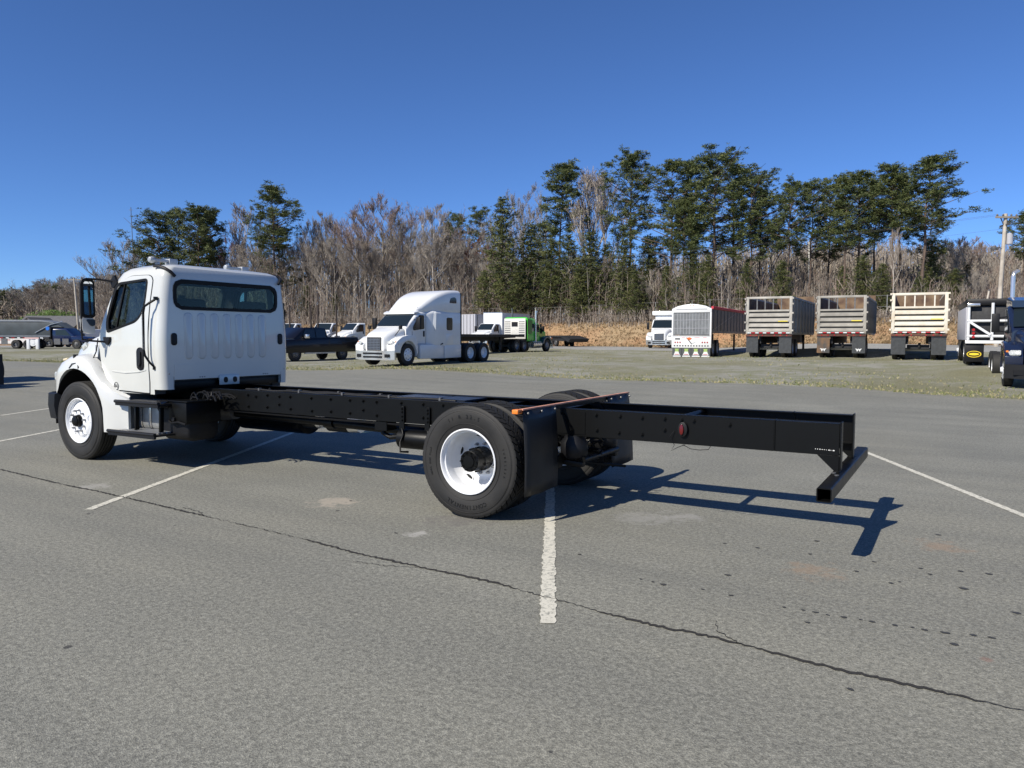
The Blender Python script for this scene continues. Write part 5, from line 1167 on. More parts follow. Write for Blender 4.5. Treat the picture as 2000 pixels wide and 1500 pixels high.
for sg in (-1,1):
    mb = MB(); mb.tube([(-2.0,sg*1.12,.6),(-2.0,sg*1.12,3.35)],.075,10); mb.tube([(-2.0,sg*1.12,3.35),(-2.06,sg*1.12,3.6)],.07,10); mb.build('exhaust_stack', STEEL if sg>0 else CHROME, gt, smooth=50)
    mb = MB(); mb.tube([(-1.2,sg*1.0,.60),(-2.6,sg*1.0,.60)],.30,18); mb.build('fuel_tank', CHROME, gt, smooth=40)
    mb = MB(); mb.tube([(-.55,sg*.78,1.5),(-.55,sg*.78,1.95)],.13,12); mb.tube([(-.55,sg*.78,1.95),(-.55,sg*.78,2.15)],.06,10); mb.tube([(-.55,sg*.78,2.1),(-.55,sg*.78,2.3)],.10,10); mb.build('air_cleaner', BLACKPL, gt, smooth=40)
    mb = MB(); mb.prism([(-2.9+u, sg*1.075, 2.0+v) for u, v in rrect(.7,1.1,.12,4)], (0,sg*.012,0)); mb.build('side_panel', mat('deep_green_paint',(.02,.16,.02),.3), gt)
PCR = mat('cream_panel', (.68,.66,.60), .5, noise=.15)
mb = MB(); mb.box(-3.50,-3.42,-1.0,1.0,1.05,2.70); hp = mb.build('headache_panel', PCR, gt, bev=.03)
mb = MB(); mb.box(-3.52,-3.49,-.28,.28,2.05,2.42); mb.build('panel_window', BLACKPL, hp)
for yy in (-.66,.66):
    for k in range(8 if True else 0):
        z = 1.22+k*.17
        mb = MB(); mb.box(-3.52,-3.49,yy-.26,yy+.26,z,z+.055); mb.build('louver_slot', STEEL, hp)
# flatbed trailer coupled to it
ft_ = empty('flatbed_trailer', (GP[0]-4.3*math.cos(R(az_g)), GP[1]-4.3*math.sin(R(az_g)), GP[2]-.05), R(az_g), 'long black flatbed trailer with worn deck coupled behind the green tractor', 'trailer')
DECK = mat('worn_deck', (.20,.18,.16), .8, noise=.4, nscale=2)
for k in range(34):
    mb = MB(); mb.box(-14.2+k*.42,-14.2+k*.42+.405,-1.25,1.25,1.38,1.43); mb.build('deck_board', DECK, ft_)
for sg in (-1,1):
    mb = MB(); mb.box(-14.25,.1,sg*1.29-.035,sg*1.29+.035,1.26,1.45); mb.build('side_rail', DARKW, ft_)
    mb = MB(); mb.prism([(-14,sg*.5-.05,1.05),(-9.8,sg*.5-.05,.95),(-3,sg*.5-.05,.95),(-1.8,sg*.5-.05,1.15),(0,sg*.5-.05,1.2),(0,sg*.5-.05,1.37),(-14,sg*.5-.05,1.37)],(0,.1,0)); mb.build('main_beam', DARKW, ft_)
    for ax in (-11.6,-12.9): put_wheel(ft_, ax, sg*.88, 'dual', STEEL)
    mb = MB(); mb.box(-2.9,-2.75,sg*.85-.08,sg*.85+.08,.25,1.3); mb.build('landing_leg', DARKW, ft_)
# stakes standing on the deck
for lx in (-13.9,-12.3,-11.6,-10.2):
    pass
# --- white box truck behind the flatbed and a grey container beside it
pos, rz = spot(944, 80, -92)
bt = semi('box_truck', 'white box truck parked behind the flatbed left of the green tractor', 'truck', pos, rz, WHT, axles=(-4.6,), cabx=(-.1,-.4,-.8,-1.6), roof=2.35, beltz=1.65, hood=(.95,1.25))
mb = MB(); mb.box(-7.4,-1.75,-1.22,1.22,.95,3.55); mb.build('cargo_box', WHT, bt, bev=.04)
mb = MB(); mb.box(-7.42,-1.73,-1.235,1.235,3.50,3.58); mb.build('box_roof_edge', ALU, bt)
pos, rz = spot(912, 84, -100)
ct = empty('shipping_trailer', pos, rz, 'pale grey box trailer with vertical posts behind the white sleeper tractor', 'trailer')
PGREY = mat('pale_grey_panel', (.42,.42,.45), .5, noise=.1)
mb = MB(); mb.box(-9,0,-1.25,1.25,1.1,3.45); mb.build('box', PGREY, ct)
for k in range(5):
    mb = MB(); mb.box(.0,.02,-1.0+k*.5-.03,-1.0+k*.5+.03,1.15,3.4); mb.build('door_post', STEEL, ct)
for k in range(9):
    mb = MB(); mb.box(-8.8+k*1.05,-8.7+k*1.05,1.25,1.28,1.15,3.4); mb.build('side_post', STEEL, ct)
for sg in (-1,1):
    for ax in (-6.5,-7.8): put_wheel(ct, ax, sg*.88, 'dual', STEEL)
# --- dark pickup
pos, rz = spot(668, 46.5, -91); pos = (pos[0]-.84, pos[1], pos[2])
pk = empty('pickup_truck', pos, rz, 'black crew cab pickup with a long bed left of the white sleeper tractor', 'pickup')
PKB = mat('black_car_paint', (.004,.004,.007), .3, coat=.35, spec=.3)
mb = MB(); mb.loft([[(x, y*w_, z) for y, z in ((-1,.5),(-1,z1-.12),(-.94,z1),(.94,z1),(1,z1-.12),(1,.5))] for x, w_, z1 in ((-1.35,.96,1.38),(1.15,.98,1.38),(1.2,.98,1.35),(3.3,.98,1.30),(3.4,.97,1.28),(4.6,.94,1.22),(4.85,.86,1.12))]); mb.build('body', PKB, pk, bev=.03)
mb = MB(); mb.loft([[(x, y*w_, z) for y, z in ((-1,1.25),(-.86,z1-.04),(-.8,z1),(.8,z1),(.86,z1-.04),(1,1.25))] for x, w_, z1 in ((1.15,.93,1.5),(1.32,.92,1.92),(1.9,.93,1.96),(2.9,.92,1.94),(3.75,.90,1.32))]); mb.build('cab_roof', PKB, pk, smooth=35)
for sg in (-1,1):
    for x0_, x1_, x2_, x3_ in ((1.38,2.15,2.15,1.42),(2.25,3.25,2.95,2.25)):
        mb = MB(); mb.add([(x0_,sg*.925,1.36),(x1_,sg*.925,1.36),(x2_,sg*.835,1.84),(x3_,sg*.835,1.84)],[(0,1,2,3)]); mb.build('side_window', GLS, pk)
    mb = MB(); mb.box(2.95,3.15,sg*1.12-.10,sg*1.12+.10,1.32,1.55); mb.bar((3.1,sg*.95,1.38),(3.05,sg*1.05,1.4),.05); mb.build('mirror', CHROME, pk, bev=.03)
    for ax in (0, 3.75): put_wheel(pk, ax, sg*.84, 'steer', STEEL, .80)
    mb = MB(); mb.box(-1.32,1.15,sg*.94-.035,sg*.94+.035,1.385,1.415); mb.build('bed_rail_cap', mat('grey_rail_cap',(.25,.25,.25),.4), pk)
    mb = MB(); mb.box(.7,3.1,sg*.95-.06,sg*.95+.06,.42,.50); mb.build('running_board', ALU, pk)
mb = MB(); mb.box(-1.42,-1.36,-.8,.8,.5,.68); mb.build('rear_bumper', CHROME, pk)
mb = MB(); mb.box(-1.38,-1.35,-.93,-.78,.9,1.25); mb.box(-1.38,-1.35,.78,.93,.9,1.25); mb.build('tail_lamp', REDL, pk)
# --- white cab trucks in the back row
for i, (px, s, lab) in enumerate(((627,76,'white cab truck behind the pickup, middle of three in the back row'),(676,74,'white cab truck in the back row, right of the others, over the pickup bed'),(556,80,'white cab truck in the back row half hidden by the big white cab'))):
    pos, rz = spot(px, s, (-75,-100,-80)[i])
    w_ = semi('cab_chassis_truck', lab, 'truck', pos, rz, WHT, axles=(-5.0,), cabx=(-.1,-.4,-.8,-1.6), roof=2.4, beltz=1.7, hood=(.95,1.3), group='white cab trucks in the back row', chrome_bumper=False)
# dark timber stakes standing in front of them
for px in (567, 608, 622, 658):
    pos, rz = spot(px, 66, 0); o_ = empty('stake_pole', pos, 0, {567:'dark upright pole nearest the big white cab',608:'dark upright pole left of the pair near the back row trucks',622:'dark upright pole right of the pair near the back row trucks',658:'dark upright pole rising over the pickup bed'}[px], 'pole', 'dark upright poles behind the pickup')
    mb = MB(); mb.tube([(0,0,-.2),(0,0,topz(px, 597, 66)-pos[2])],.075,7); mb.build('pole', mat('dark_brown_steel',(.035,.022,.018),.7), o_)
    mb = MB(); mb.box(-.25,.25,-.25,.25,0,.12); mb.build('foot_plate', DARKW, o_)
# --- white day cab tractor left of the hopper trailer
pos, rz = spot(1291, 68, -82)
dcb = semi('day_cab_tractor', 'white tractor with roof unit partly hidden left of the red topped hopper trailer', 'truck', pos, rz, WHT, axles=(-4.2,-5.5), cabx=(-.1,-.45,-.9,-1.65), roof=2.55, beltz=1.75, hood=(1.0,1.4))
mb = MB(); mb.box(-3.0,-1.3,-1.15,1.15,2.95,3.35); mb.box(-2.8,-1.5,-.9,.9,2.6,2.95); mb.build('roof_unit', WHT, dcb, bev=.08)

# ---------- trailers
def box_side(o, L_, W_, z0, z1, m, ribs=7, ribm=None):
    pass
def dump_trailer(name, label, pos, rz, m, rust, L_=9.4, W_=1.22, z0=1.34, z1=3.36, emblem=False, rusty_flap=False, group=None):
    o = empty(name, pos, rz, label, 'trailer', group); T_ = .06
    ins = mat('rusty_inside', (.10,.06,.04), .9, col2=(.22,.15,.09), nscale=2)
    # floor and walls
    mb = MB(); mb.box(0,L_,-W_+.1,W_-.1,z0,z0+.06); mb.build('floor', ins, o)
    mb = MB(); mb.box(L_-.06,L_,-W_+.08,W_-.08,z0,z1+.42); mb.build('front_wall', ins, o)
    for sg in (-1,1):
        mb = MB(); mb.box(.02,L_,sg*(W_-.12)-.02,sg*(W_-.12)+.02,z0,z1-.02); sd_ = mb.build('side_wall', m, o); mb = MB(); mb.box(.06,L_-.06,sg*(W_-.15)-.006,sg*(W_-.15)+.006,z0+.06,z1-.1); mb.build('wall_liner', ins, sd_)
        mb = MB(); mb.box(.0,L_,sg*(W_-.07)-.06,sg*(W_-.07)+.06,z1-.10,z1); mb.build('top_rail', m, sd_)
        mb = MB(); mb.box(.0,L_,sg*(W_-.10)-.05,sg*(W_-.10)+.05,z0-.06,z0+.10); mb.build('bottom_rail', m, sd_)
        rme = MB().box(-.05,.05,-.055,.055,z0+.02,z1-.08).mesh('side_rib', m)
        for k in range(8): link('side_rib', rme, sd_, (.45+k*(L_-.7)/7, sg*(W_-.045), 0))
    # tailgate
    g = MB(); g.box(-.10,.0,-W_,-W_+.15,z0-.02,z1); g.box(-.10,.0,W_-.15,W_,z0-.02,z1); g.box(-.101,.001,-W_+.15,W_-.15,z1-.12,z1-.002); tg = g.build('tailgate', m, o, bev=.01)
    g = MB(); g.box(-.06,-.03,-W_+.15,W_-.15,z0+.05,2.58); g.build('gate_sheet', m, tg)
    for z in (2.58,2.30,2.02,1.74,1.46):
        g = MB(); g.prism([(-.06,-W_+.15,z-.06),(-.13,-W_+.15,z-.035),(-.13,-W_+.15,z+.045),(-.06,-W_+.15,z+.06)],(0,2*W_-.3,0)); g.build('gate_channel', m, tg)
        g = MB(); g.box(-.062,-.058,-W_+.16,W_-.16,z-.13,z-.062); g.build('gate_groove', DARKW, tg)
    for k in range(4):
        y = -W_+.15+(2*W_-.3)*(k+1)/5; g = MB(); g.box(-.07,-.03,y-.03,y+.03,2.62,z1-.12); g.build('gate_bar', STEEL if not rust else m, tg)
    for sg in (-1,1):
        for z in (1.5,1.95,2.45,2.95,3.25):
            g = MB(); g.box(-.16,.06,sg*(W_+.035)-.04,sg*(W_+.035)+.04,z-.045,z+.045); g.build('hinge', m, tg)
    tp_w, tp_r = WHT, mat('red_tape', (.45,.03,.04), .5)
    for k in range(11):
        y = -W_+.1+(2*W_-.2)*k/11; g = MB(); g.box(-.128,-.122,y+.01,y+(2*W_-.2)/11-.01,z0-.0,z0+.055); g.build('reflective_tape', tp_r if k%2 else tp_w, tg)
    g = MB(); g.box(-.140,-.132,-1.0,-.50,1.985,2.03); g.build('yellow_strip', mat('yellow_decal',(.75,.62,.05),.6), tg)
    g = MB(); g.box(-.11,.15,-W_,W_,z0-.17,z0-.06); g.build('rear_sill', mat('rust_red_sill',(.14,.05,.03),.8,col2=(.05,.03,.025),nscale=3), o, bev=.01)
    for k in (-3,-2,-1,1,2,3):
        g = MB(); g.lathe([(-.125,.035),(-.11,.035)],10,'x',(0,k*.32,z0-.11),caps=True); g.build('tail_lamp', REDL, o)
    for sg in (-1,1):
        fm = mat('flap_grey',(.045,.05,.055),.7,noise=.3) if not (rusty_flap and sg > 0) else mat('rusty_flap',(.20,.11,.05),.8,col2=(.06,.06,.06),nscale=2)
        g = MB(); g.box(-.02,.0,sg*.88-.32,sg*.88+.32,.27,1.12); fl = g.build('mudflap', fm, o)
        g = MB(); g.box(-.03,.02,sg*.88-.33,sg*.88+.33,1.10,1.17); g.build('flap_hanger', m if emblem else STEEL, fl)
        if emblem:
            g = MB(); cy_ = sg*.88
            pts = [(-.17,.52),(-.10,.44),(-.07,.35),(-.03,.40),(0,.47),(.03,.40),(.07,.35),(.10,.44),(.17,.52),(.07,.50),(.03,.47),(0,.53),(-.03,.47),(-.07,.50)]
            g.prism([(-.026, cy_+a, b) for a, b in pts], (.005,0,0)); g.build('flap_emblem', WHT, fl)
        mb = MB(); mb.box(.2,L_-.3,sg*.5-.06,sg*.5+.06,.78,z0); mb.build('frame_beam', DARKW, o)
        for ax in (.95,2.25): put_wheel(o, ax, sg*.86, 'dual', PGREY)
        mb = MB(); mb.bar((L_-1.5,sg*.75,z0),(L_-1.5,sg*.75,.25),.12); mb.bar((L_-2.2,sg*.75,z0),(L_-1.5,sg*.75,.5),.06); mb.build('landing_leg', DARKW, o)
    for ax in (.95,2.25):
        mb = MB(); mb.tube([(ax,-.75,.50),(ax,.75,.50)],.075,10); mb.build('axle', mat('dusty_axle',(.45,.44,.42),.7), o)
    mb = MB(); mb.box(.5,.7,-.5,.5,.55,.75); mb.tube([(.45,-.05,.62),(.45,-.05,.85)],.06,8); mb.build('crossmember', DARKW, o)
    if rust:
        r2 = random.Random(4)
    return o
A1 = mat('weathered_aluminium', (.46,.435,.385), .6, noise=.35, nscale=1.5); A2 = mat('grey_aluminium', (.37,.35,.31), .6, noise=.35, nscale=1.5); A3 = mat('cream_aluminium', (.66,.62,.53), .6, col2=(.55,.46,.34), nscale=1.4, ramp=(.45,.75))
def tspot(px, s, dx=1.26):
    (x, y, z), _ = spot(px, s, 0); return (x, y, z)
dump_trailer('dump_trailer', 'weathered grey dump trailer left of three, its dark side wall in view', tspot(1500,42), R(92), A1, False, group='dump trailers parked in a row')
dump_trailer('dump_trailer', 'dull grey dump trailer in the middle of three with winged emblems on its flaps', tspot(1641,41), R(92), A2, False, emblem=True, rusty_flap=True, group='dump trailers parked in a row', L_=9.0)
dump_trailer('dump_trailer', 'cream white dump trailer at the right of three with rust stained top', tspot(1792,37.3), R(93), A3, True, group='dump trailers parked in a row', L_=8.0, z1=3.30)
# hopper trailer
hp_pos = tspot(1349,49)
ho = empty('hopper_trailer', hp_pos, R(93), 'white hopper trailer with grey mesh rear, red rolled tarp and four printed mudflaps', 'trailer')
Wd = 1.28
mb = MB(); mb.loft([[(x,-Wd,1.55),(x,-Wd,2.82),(x,-.8,3.0),(x,0,3.07),(x,.8,3.0),(x,Wd,2.82),(x,Wd,1.55)] for x in (.12,11.5)]); mb.build('hopper_body', mat('shade_darkened_hopper_side',(.10,.105,.115),.45,noise=.3), ho)  # shade on the trailer side is put into this dark base colour
mb = MB(); mb.prism([(.3,-Wd+.03,1.54),(.3,Wd-.03,1.54),(2.4,.3,.6),(2.4,-.3,.6)],(0,0,.01)); mb.build('hopper_slope', STEEL, ho)
mb = MB(); mb.prism([(0,-Wd,2.62),(0,-Wd,2.84),(0,-.9,3.0),(0,-.4,3.09),(0,0,3.12),(0,.4,3.09),(0,.9,3.0),(0,Wd,2.84),(0,Wd,2.62)],(.12,0,0)); hd = mb.build('rear_header', WHT, ho, bev=.01)
mb = MB(); mb.lathe([(-.012,.03),(0,.03)],8,'x',(0,-.1,3.04),caps=True); mb.lathe([(-.012,.03),(0,.03)],8,'x',(0,.1,3.04),caps=True); mb.build('marker_lamp', ORANGE, hd)
mb = MB(); mb.box(-.005,.0,-1.0,1.0,2.80,2.83); mb.build('header_slot', STEEL, hd)
for sg in (-1,1):
    mb = MB(); mb.box(0,.12,sg*(Wd-.05)-.05,sg*(Wd-.05)+.05,1.25,2.63); mb.build('corner_post', WHT, ho)
MESHM = mat('grey_mesh', (.17,.18,.19), .5, noise=.3, nscale=3)
mb = MB(); mb.box(.05,.08,-Wd+.1,Wd-.1,1.32,2.60); pn = mb.build('mesh_panel', MESHM, ho)
for k in range(12):
    mb = MB(); y = -Wd+.2+k*.20; mb.box(.035,.05,y-.010,y+.010,1.34,2.58); mb.build('panel_rib', mat('rib_pale',(.40,.41,.43),.5), pn)
for z in (1.7,2.18):
    mb = MB(); mb.box(.025,.035,-Wd+.12,Wd-.12,z-.012,z+.012); mb.build('panel_rail', PGREY, pn)
mb = MB(); mb.box(.0,.10,-Wd,Wd,.56,1.28); lp = mb.build('lower_panel', WHT, ho, bev=.01)
mb = MB(); mb.box(-.006,.0,-Wd+.05,Wd-.05,1.235,1.262); mb.build('panel_seam', DARKW, lp)
for sg in (-1,1):
    for k in range(3): mb = MB(); mb.lathe([(-.02,.045),(0,.045)],10,'x',(0,sg*(.72+k*.16),.88),caps=True); mb.build('tail_lamp', REDL, lp)
for k in range(13): mb = MB(); mb.box(-.008,0,-1.08+k*.18-.045,-1.08+k*.18+.045,.64,.71); mb.build('vent_slot', DARKW, lp)
mb = MB(); mb.prism([(-.006,a,b) for a,b in ((.35,1.16),(.28,1.16),(-.03,.76),(-.06,.80))],(.004,0,0)); mb.prism([(-.006,a,b) for a,b in ((-.03,.76),(-.06,.79),(-.30,.92),(-.34,.96),(-.28,.90))],(.004,0,0)); mb.build('logo_stroke', DARKW, lp)
mb = MB(); mb.prism([(-.010,a,b) for a,b in ((.30,1.15),(.10,1.18),(-.05,1.13),(.0,1.05),(.12,1.0),(.24,1.06))],(.004,0,0)); mb.build('logo_mark', mat('orange_logo',(.60,.14,.03),.5), lp)
mb = MB()
for a, b in ((.62,.40),(-.2,-.55),(-.75,-1.0)): mb.box(-.006,-.002,min(a,b),max(a,b),1.155,1.175)
mb.build('logo_stripe', mat('logo_red',(.5,.05,.06),.5), lp)
mb = MB(); mb.box(-.008,-.002,.72,1.05,1.04,1.12); mb.build('licence_plate', DARKW, lp)
for k in range(4):
    y = .93-.62*k
    mb = MB(); mb.box(.02,.04,y-.30,y+.30,.02,.55); fl = mb.build('mudflap', mat('flap_dark',(.06,.065,.07),.6), ho)
    mb = MB(); mb.prism([(.012,y+a,b) for a,b in ((-.14,.50),(.14,.50),(.10,.40),(.15,.30),(-.15,.30),(-.10,.40))],(.004,0,0)); mb.build('flap_print', mat('green_print',(.30,.42,.12),.6), fl)
    mb = MB(); mb.prism([(.010,y+a,b) for a,b in ((-.10,.33),(.10,.33),(.17,.20),(.20,.12),(-.20,.12),(-.17,.20))],(.003,0,0)); mb.box(.011,.015,y-.26,y+.26,.03,.09); mb.build('flap_print', WHT, fl)
    mb = MB(); mb.box(.006,.010,y-.14,y+.14,.15,.19); mb.build('flap_print', mat('red_print',(.4,.06,.08),.6), fl)
for sg in (-1,1):
    for ax in (1.1,2.4): put_wheel(ho, ax, sg*.88, 'dual', PGREY)
    mb = MB(); mb.box(.2,11.5,sg*(Wd-.02)-.05,sg*(Wd-.02)+.05,1.42,1.56); mb.build('bottom_rail', STEEL, ho)
    for k in range(11): mb = MB(); mb.box(.6+k*1.05,.66+k*1.05,sg*Wd-.03,sg*Wd+.03,1.5,2.8); mb.build('side_post', STEEL, ho)
    mb = MB(); mb.bar((9.5,sg*.8,1.4),(9.5,sg*.8,.3),.12); mb.build('landing_leg', DARKW, ho)
mb = MB(); mb.tube([(.1,-Wd-.02,2.90),(11.4,-Wd-.02,2.90)],.085,12); mb.build('tarp_roll', mat('red_tarp',(.50,.03,.05),.6,noise=.2), ho, smooth=50)
r2 = random.Random(8)
mb = MB()
for k in range(16): f = k/15; mb.box(.4+f*6.5-.04,.4+f*6.5+.04,-Wd-.06,-Wd-.045,1.62+f*1.05-.02,1.62+f*1.05+.02)
mb.build('chain', mat('chain_white',(.5,.5,.5),.5), ho)

ho.scale = (1,1,1.10)
# ---------- right edge: navy tractor facing us and a white framed service truck behind it
nx, ny = C0(16.50, 23.4)
nv = semi('navy_tractor', 'shiny navy blue tractor facing the camera, cut by the right edge of the photo', 'truck', (nx, ny, Hxy(nx, ny)), R(-88), NAVY, axles=(-4.2,-5.5), cabx=(-.15,-.5,-1.0,-1.75), roof=2.55, beltz=1.80, hood=(1.0,1.45), chrome_bumper=False)
mb = MB(); mb.tube([(-2.05,-.80,.9),(-2.05,-.80,3.55),(-2.07,-.78,3.68),(-2.2,-.65,3.76)],.07,10); mb.build('exhaust_stack', CHROME, nv, smooth=50)
mb = MB(); mb.loft([rsec(-.78,.9,2.50,2.72,.05), rsec(-1.7,.98,2.5,2.86,.08)]); mb.build('roof_cap', NAVY, nv, smooth=50)
mb = MB()
for k in range(5): mb.box(.75-.1*k,.80-.1*k,-1.2,-1.17,.30+.05*(k%2),.36+.05*(k%2))
mb.build('chrome_trim', CHROME, nv)
sx_, sy_ = C0(19.1, 29.6)
sv = empty('service_truck', (sx_, sy_, Hxy(sx_, sy_)), R(93), 'white framed truck rear with black top and a mudflap bearing a yellow oval', 'truck')
def svbox(nm, m_, *b, bev=.01): mb = MB(); mb.box(*b); return mb.build(nm, m_, sv, bev=bev)
for yy in (1.15, .35, -.35, -1.15): 
    mb = MB(); mb.tube([(.0,yy,1.0),(.0,yy,2.45)],.055,8); mb.build('post', WHT, sv)
for z in (1.15, 1.75): 
    mb = MB(); mb.tube([(-.02,-1.2,z),(-.02,1.2,z)],.05,8); mb.build('cross_bar', WHT, sv)
for a, b in (((1.1,1.7),(.4,1.2)),((-1.1,1.7),(-.4,1.2))):
    mb = MB(); mb.bar((-.06,a[0],a[1]),(-.06,b[0],b[1]),.09); mb.build('brace', WHT, sv)
svbox('body', DARKW, .12,6.0,-1.2,1.2,.95,2.35, bev=.03); svbox('top_cover', BLACKPL, .0,6.0,-1.24,1.24,2.35,2.62, bev=.06); svbox('rear_bumper', WHT, -.12,.05,-1.25,1.25,.86,.98)
svbox('side_panel', PGREY, .05,5.9,1.20,1.25,1.0,2.3)
mb = MB(); mb.obox((-.05,1.0,2.38),(.05,0,0),(0,.22,0),(0,0,.06)); mb.build('beacon_bar', CHROME, sv, bev=.02)
for k in range(3):
    mb = MB(); mb.lathe([(-.10,.055),(-.06,.055)],12,'x',(0,.98,1.12+k*.14),caps=True); mb.build('tail_lamp', REDL, sv)
for sg in (-1,1):
    mb = MB(); mb.box(-.03,-.01,sg*.93-.33,sg*.93+.33,.14,.84); fl = mb.build('mudflap', BLACKPL, sv, bev=.004)
    mb = MB(); ov = lambda a_, b_, x_: [(x_, sg*.93+a_*math.cos(R(q)), .44+b_*math.sin(R(q))) for q in range(0,360,15)]
    mb.loft([ov(.25,.13,-.036), ov(.22,.105,-.036), ov(.22,.105,-.031), ov(.25,.13,-.031), ov(.25,.13,-.036)], caps=False); mb.prism([(-.036, sg*.93+.18*math.cos(R(q)), .44+.05*math.sin(R(q))) for q in range(0,360,20)],(.004,0,0)); mb.build('flap_oval', mat('yellow_print',(.80,.58,.03),.5), fl)
    put_wheel(sv, .8, sg*.88, 'dual'); put_wheel(sv, 2.1, sg*.88, 'dual'); put_wheel(sv, 6.8, sg*1.0, 'steer')
svbox('cab', WHT, 6.2,7.6,-1.0,1.0,.9,2.6, bev=.12)

# ---------- left background
pos, rz = spot(124, 74, 152)
bw = empty('flatbed_truck', pos, rz, 'dark blue cab truck with a long dark flatbed and striped edge at the far left', 'truck')
BLUE = mat('blue_cab_paint', (.005,.012,.055), .25, coat=.7)
L2 = 1.
rz2 = 0
bw.rotation_euler = (0,0,R(30)); 
mb = MB(); mb.loft([rsec(1.4,.95,.6,1.25,.1), rsec(2.7,.85,.6,1.15,.1), rsec(2.9,.8,.65,1.0,.1)]); mb.build('hood', BLUE, bw, smooth=40)
mb = MB(); mb.loft([rsec(-.4,.95,.6,1.95,.15), rsec(.9,.95,.6,1.98,.15), rsec(1.7,.9,.6,1.25,.1)]); mb.build('cab', BLUE, bw, smooth=40)
for sg in (-1,1):
    mb = MB(); mb.add([(-.1,sg*.955,1.3),(1.3,sg*.955,1.3),(.85,sg*.95,1.82),(-.1,sg*.95,1.82)],[(0,1,2,3)]); mb.build('side_window', GLS, bw)
    for ax in (-3.9,-2.75, 1.9): put_wheel(bw, ax, sg*.9, 'dual' if ax < 0 else 'steer', STEEL, .84)
mb = MB(); mb.box(-7.6,-.6,-1.2,1.2,.98,1.14); mb.build('bed', DARKW, bw); 
for k in range(12):
    mb = MB(); mb.box(-7.5+k*.55,-7.5+k*.55+.27,-1.212,-1.203,1.0,1.09); mb.build('striped_tape', WHT if k%2 else REDL, bw)
for x_ in (-6.9,-4.9,.2,1.0):
    mb = MB(); mb.box(x_-.30,x_+.30,-1.23,-1.19,.42,.98); mb.build('tool_box', PGREY if x_ < -6 else STEEL, bw)
mb = MB(); mb.box(-.58,-.50,-1.1,1.1,1.1,2.1); mb.build('headboard', DARKW, bw)
mb = MB(); mb.lathe([(-.1,.18),(.1,.18)],16,'y',(-.9,-.8,1.95),caps=True); mb.build('blue_reel', mat('blue_plastic',(.02,.16,.60),.4), bw, smooth=40)
pos, rz = spot(66, 70, 30)
bar_ = empty('striped_barrier', (pos[0],pos[1],pos[2]), R(30), 'white and grey stand with two feet at the near edge of the far lot', 'barrier')
for sg in (-1,1):
    mb = MB(); mb.box(sg*.42-.14,sg*.42+.14,-.1,.1,0,1.05); mb.build('leg', WHT, bar_, bev=.02)
mb = MB(); mb.box(-.7,.6,-.11,-.09,.95,1.1); mb.build('top_board', mat('pink_white_board',(.6,.42,.40),.5), bar_)
mb = MB(); mb.lathe([(-.05,.33),(.05,.33)],20,'y',(0,-.0,.62),caps=True); mb.lathe([(-.07,.2),(-.04,.2)],20,'y',(0,0,.62),caps=True); mb.build('round_plate', WHT, bar_)
pos, rz = spot(40, 84, 32)
tt = empty('tarp_trailer', pos, R(32), 'long slate grey open top trailer at the far left behind the flatbed truck', 'trailer')
TG = mat('slate_trailer', (.055,.07,.08), .6, noise=.3, nscale=1); TG2 = mat('slate_tarp', (.16,.18,.21), .6, noise=.3)
mb = MB(); mb.loft([rsec(-11,1.25,1.15,2.75,.1), rsec(4.5,1.25,1.15,2.75,.1), rsec(6.5,1.2,1.2,1.5,.1)]); mb.build('body', TG, tt, smooth=40)
mb = MB(); mb.loft([rsec(-11,1.28,2.70,3.05,.12), rsec(3.0,1.28,2.70,3.0,.12), rsec(4.4,1.22,2.66,2.74,.03)]); mb.build('tarp', TG2, tt, smooth=40)
mb = MB(); mb.box(-11,5,-1.3,-1.22,1.1,1.32); mb.build('lower_rail', TG2, tt)
mb = MB(); mb.tube([(2.5,-1.32,1.6),(4.2,-1.32,2.5),(5.5,-1.32,2.85)],.05,6); mb.build('tarp_arm', ALU, tt)
for sg in (-1,1):
    for ax in (-9.5,-8.2,2.5,3.8): put_wheel(tt, ax, sg*.88, 'dual', STEEL)
mb = MB()
for k in range(6): mb.box(-3+k*.5,-2.7+k*.5,-1.32,-1.30,.75,.88)
mb.build('reflector_row', mat('pale_red_tape',(.5,.25,.22),.5), tt)
# houses behind
def house(px, s, az, w, d_, h, rh, wall, roofm, lab):
    (x, y, z), r_ = spot(px, s, az); o = empty('house', (x, y, z-.5), r_, lab, 'house')
    mb = MB(); mb.box(-w/2,w/2,-d_/2,d_/2,0,h); mb.prism([(-w/2,-d_/2,h),(-w/2,d_/2,h),(-w/2,0,h+rh)],(.02,0,0)); mb.prism([(w/2,-d_/2,h),(w/2,d_/2,h),(w/2,0,h+rh)],(-.02,0,0)); mb.build('wall', wall, o)
    for sg in (-1,1):
        mb = MB(); mb.prism([(-w/2-.4,sg*(d_/2+.4),h-.2),(w/2+.4,sg*(d_/2+.4),h-.2),(w/2+.4,0,h+rh+.05),(-w/2-.4,0,h+rh+.05)],(0,0,.15)); mb.build('roof', roofm, o)
    for k in range(3):
        mb = MB(); xx = -w/2+w*(k+.6)/3.4; mb.box(xx-.5,xx+.5,-d_/2-.05,-d_/2+.02,1.0,2.3); wn_ = mb.build('window', DGLASS, o)
        mb = MB(); mb.box(xx-.03,xx+.03,-d_/2-.08,-d_/2-.05,1.0,2.3); mb.build('sill', wall, wn_)
    return o
ROOFG = mat('grey_shingles', (.13,.13,.135), .85, noise=.3, nscale=4)
WWALL = mat('white_siding', (.66,.66,.64), .7)
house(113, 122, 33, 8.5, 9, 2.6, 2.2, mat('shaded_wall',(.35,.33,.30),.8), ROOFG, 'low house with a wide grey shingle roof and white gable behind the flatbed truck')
mb = MB(); 
